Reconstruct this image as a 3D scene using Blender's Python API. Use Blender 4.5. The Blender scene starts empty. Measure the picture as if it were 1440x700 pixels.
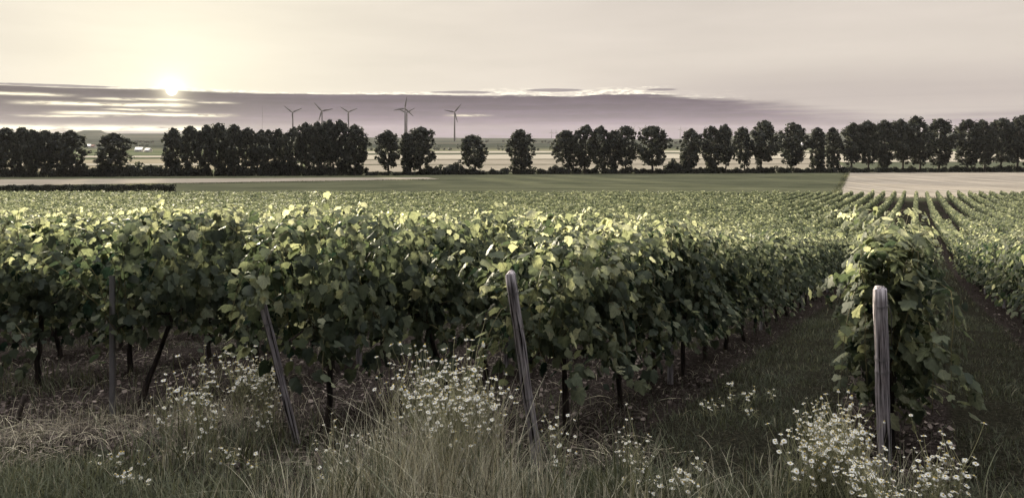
import bpy, math, random
import numpy as np
from mathutils import Vector, Matrix

rng = np.random.default_rng(7)
random.seed(7)
C = bpy.context.scene.collection
S = bpy.context.scene
R = math.radians
F = 960.0                      # focal length in photo pixels (photo 1440 wide), horizon row 193

# ------------------------------------------------------------------ camera, world, sun, exposure
cam_d = bpy.data.cameras.new('camera')
cam = bpy.data.objects.new('camera', cam_d); C.objects.link(cam)
cam.location = (0, 0, 0); cam.rotation_euler = (R(90), 0, 0)
cam_d.sensor_fit = 'HORIZONTAL'; cam_d.sensor_width = 36.0
cam_d.lens = 36.0 * F / 1440.0
cam_d.shift_y = -157.0 / 1440.0
cam_d.clip_start = 0.05; cam_d.clip_end = 40000
S.camera = cam

SUN_AZ, SUN_EL = -26.5, 7.5    # degrees: left of the view axis, above the horizon
S.view_settings.view_transform = 'Standard'; S.view_settings.look = 'None'
S.view_settings.gamma = 1.0; S.view_settings.use_curve_mapping = False
S.view_settings.exposure = 1.8
S.cycles.max_bounces = 8; S.cycles.diffuse_bounces = 1; S.cycles.glossy_bounces = 2
S.cycles.transmission_bounces = 4; S.cycles.transparent_max_bounces = 4; S.cycles.volume_bounces = 0
S.cycles.use_denoising = True
S.cycles.sample_clamp_indirect = 4.0

sun_d = bpy.data.lights.new('sun', 'SUN')
sun_d.energy = 5.0; sun_d.angle = R(9.0); sun_d.color = (1.0, 0.90, 0.68)
sun = bpy.data.objects.new('sun', sun_d); C.objects.link(sun)
sd = Vector((math.sin(R(SUN_AZ)) * math.cos(R(SUN_EL)), math.cos(R(SUN_AZ)) * math.cos(R(SUN_EL)), math.sin(R(SUN_EL))))
sun.rotation_euler = sd.to_track_quat('Z', 'Y').to_euler()
sun.location = sd * 50

class NT:
    """tiny helper for writing node trees"""
    def __init__(s, tree): s.t = tree; s.n = tree.nodes; s.l = tree.links
    def new(s, kind, **kw):
        n = s.n.new(kind)
        for k, v in kw.items(): setattr(n, k, v)
        return n
    def put(s, sock, v):
        if hasattr(v, 'is_linked') or hasattr(v, 'links'): s.l.new(v, sock)
        elif isinstance(v, (tuple, list)):
            if len(v) == 3 and sock.type == 'RGBA': v = (*v, 1)
            sock.default_value = v
        else: sock.default_value = v
    def m(s, op, a, b=0.0, c=0.0, clamp=False):
        n = s.new('ShaderNodeMath', operation=op, use_clamp=clamp)
        s.put(n.inputs[0], a); s.put(n.inputs[1], b); s.put(n.inputs[2], c)
        return n.outputs[0]
    def mr(s, v, a, b, c=0.0, d=1.0, smooth=True):
        n = s.new('ShaderNodeMapRange', interpolation_type='SMOOTHSTEP' if smooth else 'LINEAR')
        s.put(n.inputs[0], v); s.put(n.inputs[1], a); s.put(n.inputs[2], b); s.put(n.inputs[3], c); s.put(n.inputs[4], d)
        return n.outputs[0]
    def mix(s, f, a, b, mode='MIX'):
        n = s.new('ShaderNodeMix', data_type='RGBA', blend_type=mode)
        s.put(n.inputs[0], f); s.put(n.inputs[6], a); s.put(n.inputs[7], b)
        return n.outputs[2]
    def noise(s, vec, scale, detail=3.0, rough=0.55, out=0):
        n = s.new('ShaderNodeTexNoise')
        if vec is not None: s.l.new(vec, n.inputs['Vector'])
        n.inputs['Scale'].default_value = scale; n.inputs['Detail'].default_value = detail; n.inputs['Roughness'].default_value = rough
        return n.outputs[out]
    def comb(s, x, y, z=0.0):
        n = s.new('ShaderNodeCombineXYZ'); s.put(n.inputs[0], x); s.put(n.inputs[1], y); s.put(n.inputs[2], z); return n.outputs[0]
    def sep(s, v):
        n = s.new('ShaderNodeSeparateXYZ'); s.l.new(v, n.inputs[0]); return n.outputs
    def ramp(s, v, stops):
        n = s.new('ShaderNodeValToRGB'); s.l.new(v, n.inputs[0]); e = n.color_ramp.elements
        while len(e) < len(stops): e.new(0.5)
        for q, (p, c) in zip(e, stops):
            q.position = p; q.color = (*c, 1) if isinstance(c, tuple) else (c, c, c, 1)
        return n.outputs[0]

world = bpy.data.worlds.new('World'); S.world = world; world.use_nodes = True
def build_world():
    t = NT(world.node_tree); t.n.clear()
    sky = t.new('ShaderNodeTexSky', sky_type='NISHITA', sun_disc=False)
    sky.sun_elevation = R(SUN_EL); sky.sun_rotation = R(SUN_AZ); sky.altitude = 150; sky.dust_density = 2.0
    hs = t.new('ShaderNodeHueSaturation'); t.l.new(sky.outputs[0], hs.inputs['Color'])
    hs.inputs['Saturation'].default_value = 0.45; hs.inputs['Value'].default_value = 1.0
    d = t.new('ShaderNodeTexCoord').outputs['Generated']
    x, y, z = t.sep(d)
    az = t.m('DEGREES', t.m('ARCTAN2', x, y))
    el = t.m('DEGREES', t.m('ARCSINE', z))
    dot = t.new('ShaderNodeVectorMath', operation='DOT_PRODUCT'); t.l.new(d, dot.inputs[0]); dot.inputs[1].default_value = (math.sin(R(-26.5))*math.cos(R(3.5)), math.cos(R(-26.5))*math.cos(R(3.5)), math.sin(R(3.5)))
    ang = t.m('DEGREES', t.m('ARCCOSINE', t.m('MINIMUM', dot.outputs['Value'], 0.9999999)))
    # thin high veil of cloud over the whole sky, warmer and brighter towards the sun
    SK = 0.286 / 0.1               # everything below is written as seen; the Background strength is 0.1
    near = t.m('POWER', 2.718, t.m('MULTIPLY', ang, -1 / 11.5))
    veil = t.mix(near, (0.74, 0.66, 0.585), (1.18, 1.10, 0.84))
    veil = t.mix(t.mr(ang, 64, 95), veil, (0.07, 0.07, 0.078))  # unseen sky behind the view dimmed to keep the vine sides dark
    veil = t.mix(t.mr(el, 34, 80), veil, (5.6, 5.55, 5.5))   # thin overcast; unseen zenith boosted to light the vines from above
    wisp = t.noise(t.comb(t.m('MULTIPLY', az, 0.05), t.m('MULTIPLY', el, 0.35)), 1.0, 4.0)
    veil = t.mix(1.0, veil, t.ramp(wisp, [(0.3, 0.93), (0.7, 1.05)]), 'MULTIPLY')
    nis = t.mix(1.0, t.mix(1.0, hs.outputs[0], (0.1, 0.1, 0.1), 'MULTIPLY'), (0.9, 0.86, 0.72), 'DARKEN')
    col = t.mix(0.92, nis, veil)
    # stratum of grey haze low on the right
    gm = t.m('MULTIPLY', t.mr(az, 0, 22), t.mr(el, 6.5, 2.8))
    gcol = t.mix(t.noise(t.comb(t.m('MULTIPLY', az, 0.05), t.m('MULTIPLY', el, 1.6)), 1.0, 4.0), (0.43, 0.375, 0.36), (0.57, 0.50, 0.465))
    col = t.mix(t.m('MULTIPLY', gm, 0.9), col, gcol)
    low = t.m('MULTIPLY', t.mr(az, 10, 24), t.mr(t.m('ADD', el, t.m('MULTIPLY', t.m('SUBTRACT', t.noise(t.comb(t.m('MULTIPLY', az, 0.06), t.m('MULTIPLY', el, 1.8), 2.0), 1.0, 4.0), 0.5), 2.0)), 2.3, 0.6))
    col = t.mix(t.m('MULTIPLY', low, 0.9), col, (0.24, 0.20, 0.235))
    # cloud bank along the horizon
    nz = t.noise(t.comb(t.m('MULTIPLY', az, 0.16), t.m('MULTIPLY', el, 0.9)), 1.0, 6.0, 0.6)
    st = t.noise(t.comb(t.m('MULTIPLY', az, 0.07), t.m('MULTIPLY', el, 2.6), 9.0), 1.0, 5.0, 0.6)
    nz2 = t.noise(t.comb(t.m('MULTIPLY', az, 0.5), t.m('MULTIPLY', el, 3.2), 4.0), 1.0, 5.0, 0.65)
    top = t.mr(az, 12, 30, 3.55, 1.55)
    top = t.m('ADD', top, t.mr(az, 26, 40, 0.0, -0.15))
    rag = t.mr(az, -12, 4, 0.45, 1.3)
    h = t.m('SUBTRACT', t.m('ADD', top, t.m('MULTIPLY', t.m('SUBTRACT', nz, 0.5), t.m('MULTIPLY', rag, 1.0))), el)
    h = t.m('ADD', h, t.m('MULTIPLY', t.m('SUBTRACT', st, 0.5), t.mr(az, -6, 14, 0.5, 2.6)))   # depth below the bank's top
    bank = t.m('MULTIPLY', t.mr(h, t.mr(az, 8, 24, -0.05, -0.5), t.mr(az, 8, 24, 0.16, 1.0)), t.mr(az, 16, 38, 1.0, 0.75))
    rim = t.m('MULTIPLY', t.mr(h, t.mr(az, -14, 0, -0.12, -0.60), -0.03), t.mr(h, 0.12, 0.0))
    rim = t.m('MULTIPLY', t.m('MULTIPLY', rim, t.mr(t.noise(t.comb(t.m('MULTIPLY', az, 1.1), t.m('MULTIPLY', el, 5.0), 7.0), 1.0, 5.0, 0.7), 0.42, 0.58)), t.mr(az, 22, 10))
    cc = t.mix(t.mr(el, 0.0, 3.4), (0.205, 0.138, 0.215), (0.098, 0.070, 0.104))
    cc = t.mix(t.mr(az, -12, -30), cc, t.mix(t.mr(el, 0.2, 3.2), (0.20, 0.155, 0.17), (0.095, 0.075, 0.088)))
    cc = t.mix(1.0, cc, t.ramp(nz2, [(0.3, 0.80), (0.7, 1.22)]), 'MULTIPLY')
    cc = t.mix(1.0, cc, t.ramp(st, [(0.33, 0.78), (0.67, 1.28)]), 'MULTIPLY')
    col = t.mix(t.m('MULTIPLY', bank, 0.96), col, cc)
    col = t.mix(t.m('MULTIPLY', t.m('MULTIPLY', rim, t.mr(nz, 0.38, 0.55, 0.25, 1.0)), 0.85), col, (1.4, 1.3, 1.05))
    # lens shaped cloudlets above the bank
    for (a0, e0, sa, se) in ((3.5, 3.92, 2.6, 0.16), (12.4, 3.88, 1.3, 0.11), (-4.0, 3.75, 3.0, 0.12), (-34.0, 3.6, 4.5, 0.10)):
        q = t.m('ADD', t.m('POWER', t.m('DIVIDE', t.m('SUBTRACT', az, a0), sa), 2.0), t.m('POWER', t.m('DIVIDE', t.m('SUBTRACT', el, e0), se), 2.0))
        k = t.mr(t.m('ADD', q, t.m('MULTIPLY', t.m('SUBTRACT', nz2, 0.5), 1.6)), 1.1, 0.4)
        col = t.mix(t.m('MULTIPLY', k, 0.8), col, (0.24, 0.20, 0.225))
    # bright slits in the bank
    gl = None
    for (e0, se, a0, a1, g) in ((2.95, 0.09, -42, -33, .8), (2.78, .08, -32, -25, .7), (2.38, .12, -36, -25.5, 1.0), (2.02, .07, -31, -26, .9), (1.70, .10, -34, -22.5, 1.0), (1.5, .06, -36, -30, .7), (0.62, .20, -46, -23.5, .95), (1.83, .07, -5.2, -2.4, 0.9), (2.66, .07, -25.0, -22.5, .8)):
        e = t.m('SUBTRACT', el, t.m('ADD', e0, t.m('MULTIPLY', t.m('SUBTRACT', nz, 0.5), 0.35)))
        k = t.m('POWER', 2.718, t.m('MULTIPLY', t.m('POWER', t.m('DIVIDE', e, se), 2.0), -1.0))
        k = t.m('MULTIPLY', k, t.m('MULTIPLY', t.mr(az, a0 - 1, a0 + 2), t.mr(az, a1 + 1.2, a1 - 1.5)))
        k = t.m('MULTIPLY', k, t.mr(nz2, 0.30, 0.55)); k = t.m('MULTIPLY', k, g)
        gl = k if gl is None else t.m('MAXIMUM', gl, k)
    col = t.mix(t.m('MINIMUM', gl, 1.0), col, (1.6, 1.45, 1.05))
    # aureole and disc of the sun
    aur = t.m('MULTIPLY', t.m('POWER', 2.718, t.m('MULTIPLY', ang, -1 / 0.55)), 1.6)
    aur = t.m('ADD', aur, t.m('MULTIPLY', t.m('POWER', 2.718, t.m('MULTIPLY', ang, -1 / 5.0)), 0.03))
    col = t.mix(1.0, col, t.mix(1.0, (1.0, 0.90, 0.62), t.comb(aur, aur, aur), 'MULTIPLY'), 'ADD')
    disc = t.mr(ang, 0.42, 0.25)
    col = t.mix(disc, col, (6.0, 5.6, 4.4))
    below = t.mr(el, -0.5, -4.0)
    col = t.mix(below, col, (0.10, 0.09, 0.085))
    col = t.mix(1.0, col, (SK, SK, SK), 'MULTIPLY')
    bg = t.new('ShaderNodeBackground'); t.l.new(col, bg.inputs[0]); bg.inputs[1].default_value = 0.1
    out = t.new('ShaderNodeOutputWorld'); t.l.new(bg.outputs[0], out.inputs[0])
    world.cycles.sampling_method = 'MANUAL'; world.cycles.sample_map_resolution = 2048
build_world()

# ------------------------------------------------------------------ helpers
TH = math.atan(570 / 960.0)                     # the rows run 30.7 degrees right of the view axis
RV = np.array([math.sin(TH), math.cos(TH)])     # along a row
NV = np.array([math.cos(TH), -math.sin(TH)])    # across the rows
_PY = np.array([-80, -20, 0, 5.5, 15, 27, 50, 100, 165, 220, 314, 600, 1000, 2000, 3000])
_PZ = np.array([7.0, 0.9, -1.72, -2.60, -4.05, -5.80, -8.4, -12.1, -14.85, -16.1, -17.35, -19.2, -20.5, -21.5, -18.0])
def _pchip():
    h = np.diff(_PY); dl = np.diff(_PZ) / h; d = np.zeros(len(_PY)); d[0], d[-1] = dl[0], dl[-1]
    for i in range(1, len(_PY) - 1):
        if dl[i-1] * dl[i] > 0:
            w1, w2 = 2*h[i] + h[i-1], h[i] + 2*h[i-1]; d[i] = (w1 + w2) / (w1/dl[i-1] + w2/dl[i])
    return d
_PD = _pchip()
def profile(Y):
    Y = np.clip(np.asarray(Y, float), _PY[0], _PY[-1]); i = np.clip(np.searchsorted(_PY, Y) - 1, 0, len(_PY) - 2)
    h = _PY[i+1] - _PY[i]; t = (Y - _PY[i]) / h
    return (2*t**3-3*t**2+1)*_PZ[i] + (t**3-2*t**2+t)*h*_PD[i] + (-2*t**3+3*t**2)*_PZ[i+1] + (t**3-t**2)*h*_PD[i+1]
_CX = [-700, 0, 99, 108, 114, 144, 149, 158, 250, 480, 520, 740, 940, 1000, 1060, 1200, 1440, 2200]
_CY = [187, 187, 187.5, 187, 183.3, 183.3, 187, 188, 188, 191.5, 193.3, 194.5, 196, 194, 188.5, 187, 185, 184]
CREST = 5200.0
def ground(X, Y):
    X = np.asarray(X, float); Y = np.asarray(Y, float)
    z = profile(Y)
    px = 720 + F * X / np.maximum(Y, 1.0)
    zc = (193 - np.interp(px, _CX, _CY)) * CREST / F
    t = np.clip((Y - 2300) / (CREST - 2300), 0, 1); t = t*t*(3-2*t)
    zf = np.where(Y > CREST, zc - (Y - CREST) * 0.012, zc)
    return np.where(Y > 2300, z*(1-t) + zf*t, z)
def gz(x, y): return float(ground(x, y))
def at_px(px, py):
    """point of the ground under a photo pixel"""
    Y = np.concatenate([np.linspace(3, 60, 3000), np.geomspace(60.02, 1200, 3000)])
    yy = 193 - F * ground((px-720)/F*Y, Y) / Y
    i = int(np.argmin(np.abs(yy - py))); Yv = float(Y[i]); X = (px - 720) / F * Yv
    return X, Yv, gz(X, Yv)

def mesh_np(name, V, faces, mats=(), midx=None, attrs=None, smooth=False):
    """faces: list of (n,k) index arrays; attrs: {name: per-vertex array}"""
    me = bpy.data.meshes.new(name)
    V = np.asarray(V, np.float32); faces = [np.asarray(f, np.int32) for f in faces if len(f)]
    me.vertices.add(len(V)); me.vertices.foreach_set('co', V.ravel())
    nl = sum(f.size for f in faces); npoly = sum(len(f) for f in faces)
    me.loops.add(nl); me.loops.foreach_set('vertex_index', np.concatenate([f.ravel() for f in faces]))
    me.polygons.add(npoly)
    tot = np.concatenate([np.full(len(f), f.shape[1], np.int32) for f in faces])
    me.polygons.foreach_set('loop_start', np.concatenate([[0], np.cumsum(tot)[:-1]]).astype(np.int32))
    if midx is not None: me.polygons.foreach_set('material_index', np.asarray(midx, np.int32))
    if smooth: me.polygons.foreach_set('use_smooth', np.ones(npoly, bool))
    for m in mats: me.materials.append(m)
    for k, a in (attrs or {}).items():
        a = np.asarray(a, np.float32)
        if a.ndim == 1: at = me.attributes.new(k, 'FLOAT', 'POINT'); at.data.foreach_set('value', a)
        else: at = me.attributes.new(k, 'FLOAT_VECTOR', 'POINT'); at.data.foreach_set('vector', a.ravel())
    me.update(calc_edges=True); me.validate()
    return me

class MB:
    """collects pieces (verts, faces, tint, leaf uv, material slot) into one mesh"""
    def __init__(s): s.v, s.f, s.t, s.u, s.mi, s.n = [], [], [], [], [], 0
    def add(s, V, Fs, tint=0.5, uv=None, slot=0):
        V = np.asarray(V, float).reshape(-1, 3); Fs = np.asarray(Fs, int)
        s.v.append(V); s.f.append(Fs + s.n); s.n += len(V)
        s.t.append(np.broadcast_to(np.asarray(tint, float), (len(V),)).copy())
        s.u.append(np.zeros((len(V), 3)) if uv is None else uv); s.mi.append(np.full(len(Fs), slot))
    def mesh(s, name, mats, smooth=False):
        order = sorted(range(len(s.f)), key=lambda i: s.f[i].shape[1])
        return mesh_np(name, np.concatenate(s.v), [s.f[i] for i in order], mats, np.concatenate([s.mi[i] for i in order]),
                       {'tint': np.concatenate(s.t), 'luv': np.concatenate(s.u)}, smooth)

def tube(pts, rad, n=6, cap=True):
    """tapered tube through points -> verts, quads"""
    pts = np.asarray(pts, float); rad = np.broadcast_to(np.asarray(rad, float), (len(pts),))
    V = []
    for i, p in enumerate(pts):
        d = pts[min(i+1, len(pts)-1)] - pts[max(i-1, 0)]; d = d / (np.linalg.norm(d) + 1e-9)
        a = np.cross(d, [0.31, 0.95, 0.05] if abs(d[1]) < 0.9 else [1, 0, 0]); a /= np.linalg.norm(a); b = np.cross(d, a)
        for k in range(n):
            th = 2*math.pi*k/n; V.append(p + rad[i]*(math.cos(th)*a + math.sin(th)*b))
    Q = []
    for i in range(len(pts)-1):
        for k in range(n):
            k2 = (k+1) % n; Q.append((i*n+k, i*n+k2, (i+1)*n+k2, (i+1)*n+k))
    if cap:   # close the top and the bottom with quads folded to a point
        V.append(pts[-1]); t = len(V)-1; m = (len(pts)-1)*n
        for k in range(0, n, 2): Q.append((m+k, m+(k+1) % n, m+(k+2) % n, t))
    return np.array(V), np.array(Q)

def place(tv, tf, P, Rm, sc):
    """copies of a template: P (N,3), Rm (N,3,3) columns are the axes, sc (N,) or (N,3)"""
    N = len(P); sc = np.asarray(sc, float); sc = sc[:, None] if sc.ndim == 1 else sc
    V = np.einsum('nij,nvj->nvi', Rm, tv[None] * sc[:, None, :]) + P[:, None, :]
    Fs = (tf[None] + (np.arange(N) * len(tv))[:, None, None]).reshape(-1, tf.shape[1])
    return V.reshape(-1, 3), Fs
def unit(a): return a / (np.linalg.norm(a, axis=-1, keepdims=True) + 1e-9)
def frames(nrm, tip):
    """rotation matrices with local z = nrm and local y close to tip"""
    nrm = unit(nrm); y = unit(tip - nrm * np.sum(tip*nrm, -1, keepdims=True)); x = np.cross(y, nrm)
    return np.stack([x, y, nrm], axis=-1)

def obj(name, me, parent=None, loc=None, rot=None):
    o = bpy.data.objects.new(name, me); C.objects.link(o)
    if parent: o.parent = parent
    if loc is not None: o.location = loc
    if rot is not None: o.rotation_euler = rot
    return o
def tag(o, label=None, cat=None, group=None, kind=None):
    if label: o['label'] = label
    if cat: o['category'] = cat
    if group: o['group'] = group
    if kind: o['kind'] = kind
    return o
def thing(name, label, cat, loc=(0, 0, 0), rz=0.0, group=None):
    return tag(obj(name, None, None, loc, (0, 0, rz)), label, cat, group)
ORD = 'first second third fourth fifth sixth seventh eighth ninth tenth eleventh twelfth thirteenth fourteenth fifteenth sixteenth seventeenth'.split()

# ------------------------------------------------------------------ materials
def mat(name):
    m = bpy.data.materials.new(name); m.use_nodes = True
    t = NT(m.node_tree); t.n.clear(); out = t.new('ShaderNodeOutputMaterial')
    return m, t, out
def attr(t, name, o='Fac'): return t.new('ShaderNodeAttribute', attribute_name=name).outputs[o]
def pbsdf(t, col, rough=0.7, spec=0.3, nrm=None, metal=0.0):
    b = t.new('ShaderNodeBsdfPrincipled'); t.put(b.inputs['Base Color'], col); t.put(b.inputs['Roughness'], rough)
    b.inputs['Specular IOR Level'].default_value = spec; b.inputs['Metallic'].default_value = metal
    if nrm is not None: t.l.new(nrm, b.inputs['Normal'])
    return b.outputs[0]
def bump(t, hgt, strength=0.5, dist=0.02):
    b = t.new('ShaderNodeBump'); t.l.new(hgt, b.inputs['Height']); b.inputs['Strength'].default_value = strength; b.inputs['Distance'].default_value = dist
    return b.outputs[0]

def leaf_mat(name, stops, trans=0.5, tcol=(1.55, 1.52, 1.28), veins=False, rough=0.58, spec=0.14):
    m, t, out = mat(name)
    col = t.ramp(attr(t, 'tint'), stops)
    if veins:
        u = t.sep(attr(t, 'luv', 'Vector'))
        d = None
        for a in (0, 48, -48, 100, -100):
            ca, sa = math.cos(R(a)), math.sin(R(a))
            px = t.m('ABSOLUTE', t.m('SUBTRACT', t.m('MULTIPLY', u[0], ca), t.m('MULTIPLY', u[1], sa)))
            py = t.m('ADD', t.m('MULTIPLY', u[0], sa), t.m('MULTIPLY', u[1], ca))
            k = t.m('MULTIPLY', t.mr(px, 0.035, 0.008), t.m('GREATER_THAN', py, 0.0))
            d = k if d is None else t.m('MAXIMUM', d, k)
        col = t.mix(t.m('MULTIPLY', d, 0.45), col, t.mix(1.0, col, (1.9, 1.8, 1.7), 'MULTIPLY'))
        nz = t.noise(attr(t, 'luv', 'Vector'), 5.0, 3.0)
        col = t.mix(1.0, col, t.ramp(nz, [(0.3, 0.8), (0.7, 1.2)]), 'MULTIPLY')
    geo = t.new('ShaderNodeNewGeometry').outputs['Backfacing']
    col = t.mix(geo, col, t.mix(0.35, col, (0.11, 0.125, 0.095)))
    s1 = pbsdf(t, col, rough, spec)
    tr = t.new('ShaderNodeBsdfTranslucent'); t.l.new(t.mix(1.0, col, tcol, 'MULTIPLY'), tr.inputs[0])
    mx = t.new('ShaderNodeMixShader'); mx.inputs[0].default_value = trans
    t.l.new(s1, mx.inputs[1]); t.l.new(tr.outputs[0], mx.inputs[2]); t.l.new(mx.outputs[0], out.inputs[0])
    return m
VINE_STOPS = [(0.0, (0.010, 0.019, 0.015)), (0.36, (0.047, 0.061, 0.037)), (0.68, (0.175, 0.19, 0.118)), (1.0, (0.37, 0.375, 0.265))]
M_LEAF = leaf_mat('grape_leaf', VINE_STOPS, veins=True)
M_LEAF_FAR = leaf_mat('grape_leaf_far', VINE_STOPS)
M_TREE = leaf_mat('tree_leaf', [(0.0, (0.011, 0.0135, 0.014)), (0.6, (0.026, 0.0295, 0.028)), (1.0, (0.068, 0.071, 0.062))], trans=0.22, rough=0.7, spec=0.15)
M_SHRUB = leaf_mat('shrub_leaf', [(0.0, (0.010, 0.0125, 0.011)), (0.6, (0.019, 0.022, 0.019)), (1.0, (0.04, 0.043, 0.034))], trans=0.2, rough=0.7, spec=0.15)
M_GRASS = leaf_mat('grass_blade', [(0.0, (0.018, 0.022, 0.012)), (0.5, (0.074, 0.080, 0.042)), (0.8, (0.17, 0.168, 0.098)), (1.0, (0.34, 0.30, 0.22))], trans=0.3, rough=0.6, spec=0.2)
M_STRAW = leaf_mat('straw', [(0.0, (0.05, 0.04, 0.036)), (0.4, (0.19, 0.16, 0.13)), (0.7, (0.44, 0.40, 0.29)), (1.0, (0.70, 0.65, 0.50))], trans=0.2, tcol=(1, .95, .8), rough=0.6)
M_LITTER = leaf_mat('dead_leaf', [(0.0, (0.025, 0.019, 0.017)), (0.5, (0.080, 0.062, 0.056)), (1.0, (0.26, 0.215, 0.19))], trans=0.15, tcol=(1, .9, .8), rough=0.7)
M_STEM = leaf_mat('green_stem', [(0.0, (0.13, 0.14, 0.075)), (0.5, (0.32, 0.31, 0.18)), (1.0, (0.55, 0.52, 0.35))], trans=0.2, rough=0.6)
M_CANE = leaf_mat('vine_shoot', [(0.0, (0.06, 0.05, 0.03)), (1.0, (0.16, 0.14, 0.07))], trans=0.0)
M_PETAL = leaf_mat('white_petal', [(0.0, (0.78, 0.77, 0.74)), (1.0, (0.86, 0.85, 0.82))], trans=0.35, tcol=(1, 1, .95), rough=0.6)

def wood(name, c0, c1, c2, scale=1.0, bumpd=0.006):
    m, t, out = mat(name)
    p = t.new('ShaderNodeTexCoord').outputs['Object']; x, y, z = t.sep(p)
    v = t.comb(t.m('MULTIPLY', x, 60*scale), t.m('MULTIPLY', y, 60*scale), t.m('MULTIPLY', z, 3.0*scale))
    g = t.noise(v, 1.0, 5.0, 0.65); big = t.noise(p, 5.0, 3.0)
    cr = t.noise(t.comb(t.m('MULTIPLY', x, 34*scale), t.m('MULTIPLY', y, 34*scale), t.m('MULTIPLY', z, 1.1*scale)), 1.0, 3.0)
    col = t.ramp(g, [(0.36, c0), (0.5, c1), (0.64, c2)])
    col = t.mix(t.mr(big, 0.45, 0.75, 0, 0.55), col, t.mix(1.0, col, (0.55, 0.5, 0.48), 'MULTIPLY'))
    col = t.mix(t.mr(cr, 0.44, 0.40), col, (0.02, 0.017, 0.016))
    hgt = t.m('ADD', g, t.mr(cr, 0.33, 0.42))
    t.l.new(pbsdf(t, col, 0.85, 0.15, bump(t, hgt, 0.9, bumpd)), out.inputs[0]); return m
M_POST = wood('weathered_wood', (0.085, 0.076, 0.082), (0.30, 0.27, 0.29), (0.52, 0.48, 0.51), 1.0, 0.012)
M_BARK = wood('vine_bark', (0.016, 0.012, 0.011), (0.035, 0.027, 0.023), (0.065, 0.052, 0.045))
M_TBARK = wood('tree_bark', (0.03, 0.026, 0.024), (0.06, 0.052, 0.047), (0.11, 0.095, 0.085), 0.2, 0.05)
def plain(name, col, rough=0.6, metal=0.0, nscale=8.0, var=0.2, spec=0.3):
    m, t, out = mat(name)
    nz = t.noise(t.new('ShaderNodeTexCoord').outputs['Object'], nscale, 4.0)
    c = t.mix(1.0, col, t.ramp(nz, [(0.25, 1-var), (0.75, 1+var)]), 'MULTIPLY')
    t.l.new(pbsdf(t, c, rough, spec, None, metal), out.inputs[0]); return m
M_STEEL = plain('galvanised_steel', (0.20, 0.19, 0.20), 0.5, 0.6)
M_WIRE = plain('wire', (0.13, 0.125, 0.125), 0.45, 0.8)
M_YELLOW = plain('flower_disc', (0.45, 0.35, 0.10), 0.8, 0, 400, 0.25)
M_TURB = plain('turbine_backlit_dark', (0.055, 0.048, 0.055), 1.0, 0, 0.02, 0.05, 0.0)  # white turbines: their backlit shade is put into this dark base colour
M_HWALL = plain('house_wall', (0.62, 0.58, 0.52), 0.8, 0, 0.5, 0.1)
M_HROOF = plain('house_roof', (0.70, 0.68, 0.66), 0.35, 0, 0.7, 0.1, 0.6)
M_HROOF2 = plain('house_roof_tile', (0.16, 0.10, 0.085), 0.8, 0, 0.7, 0.2)
M_HWIN = plain('window_dark', (0.03, 0.03, 0.035), 0.2)

# ------------------------------------------------------------------ terrain and fields
ROWS = {k: n for k, n in zip(range(0, 6), (-9.15, -6.94, -4.64, -2.66, -0.22, 1.95))}
for k in range(6, 90): ROWS[k] = 1.95 + 2.2*(k-5)
for k in range(-1, -150, -1): ROWS[k] = -9.15 + 2.2*k
ROW_END_Y = 165.0
def row_start(k):
    n = ROWS[k]
    return float(np.interp(n, [-60, -9.15, -6.94, -4.64, -2.66, -0.22, 1.95, 60], [3.4, 3.6, 3.87, 4.16, 4.87, 6.07, 7.0, 9.0]))
row_ns = np.array(sorted(ROWS.values()))
def row_dist(X, Y):
    n = NV[0]*X + NV[1]*Y
    i = np.clip(np.searchsorted(row_ns, n), 1, len(row_ns)-1)
    return np.minimum(np.abs(n-row_ns[i-1]), np.abs(row_ns[i]-n)), n

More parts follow.
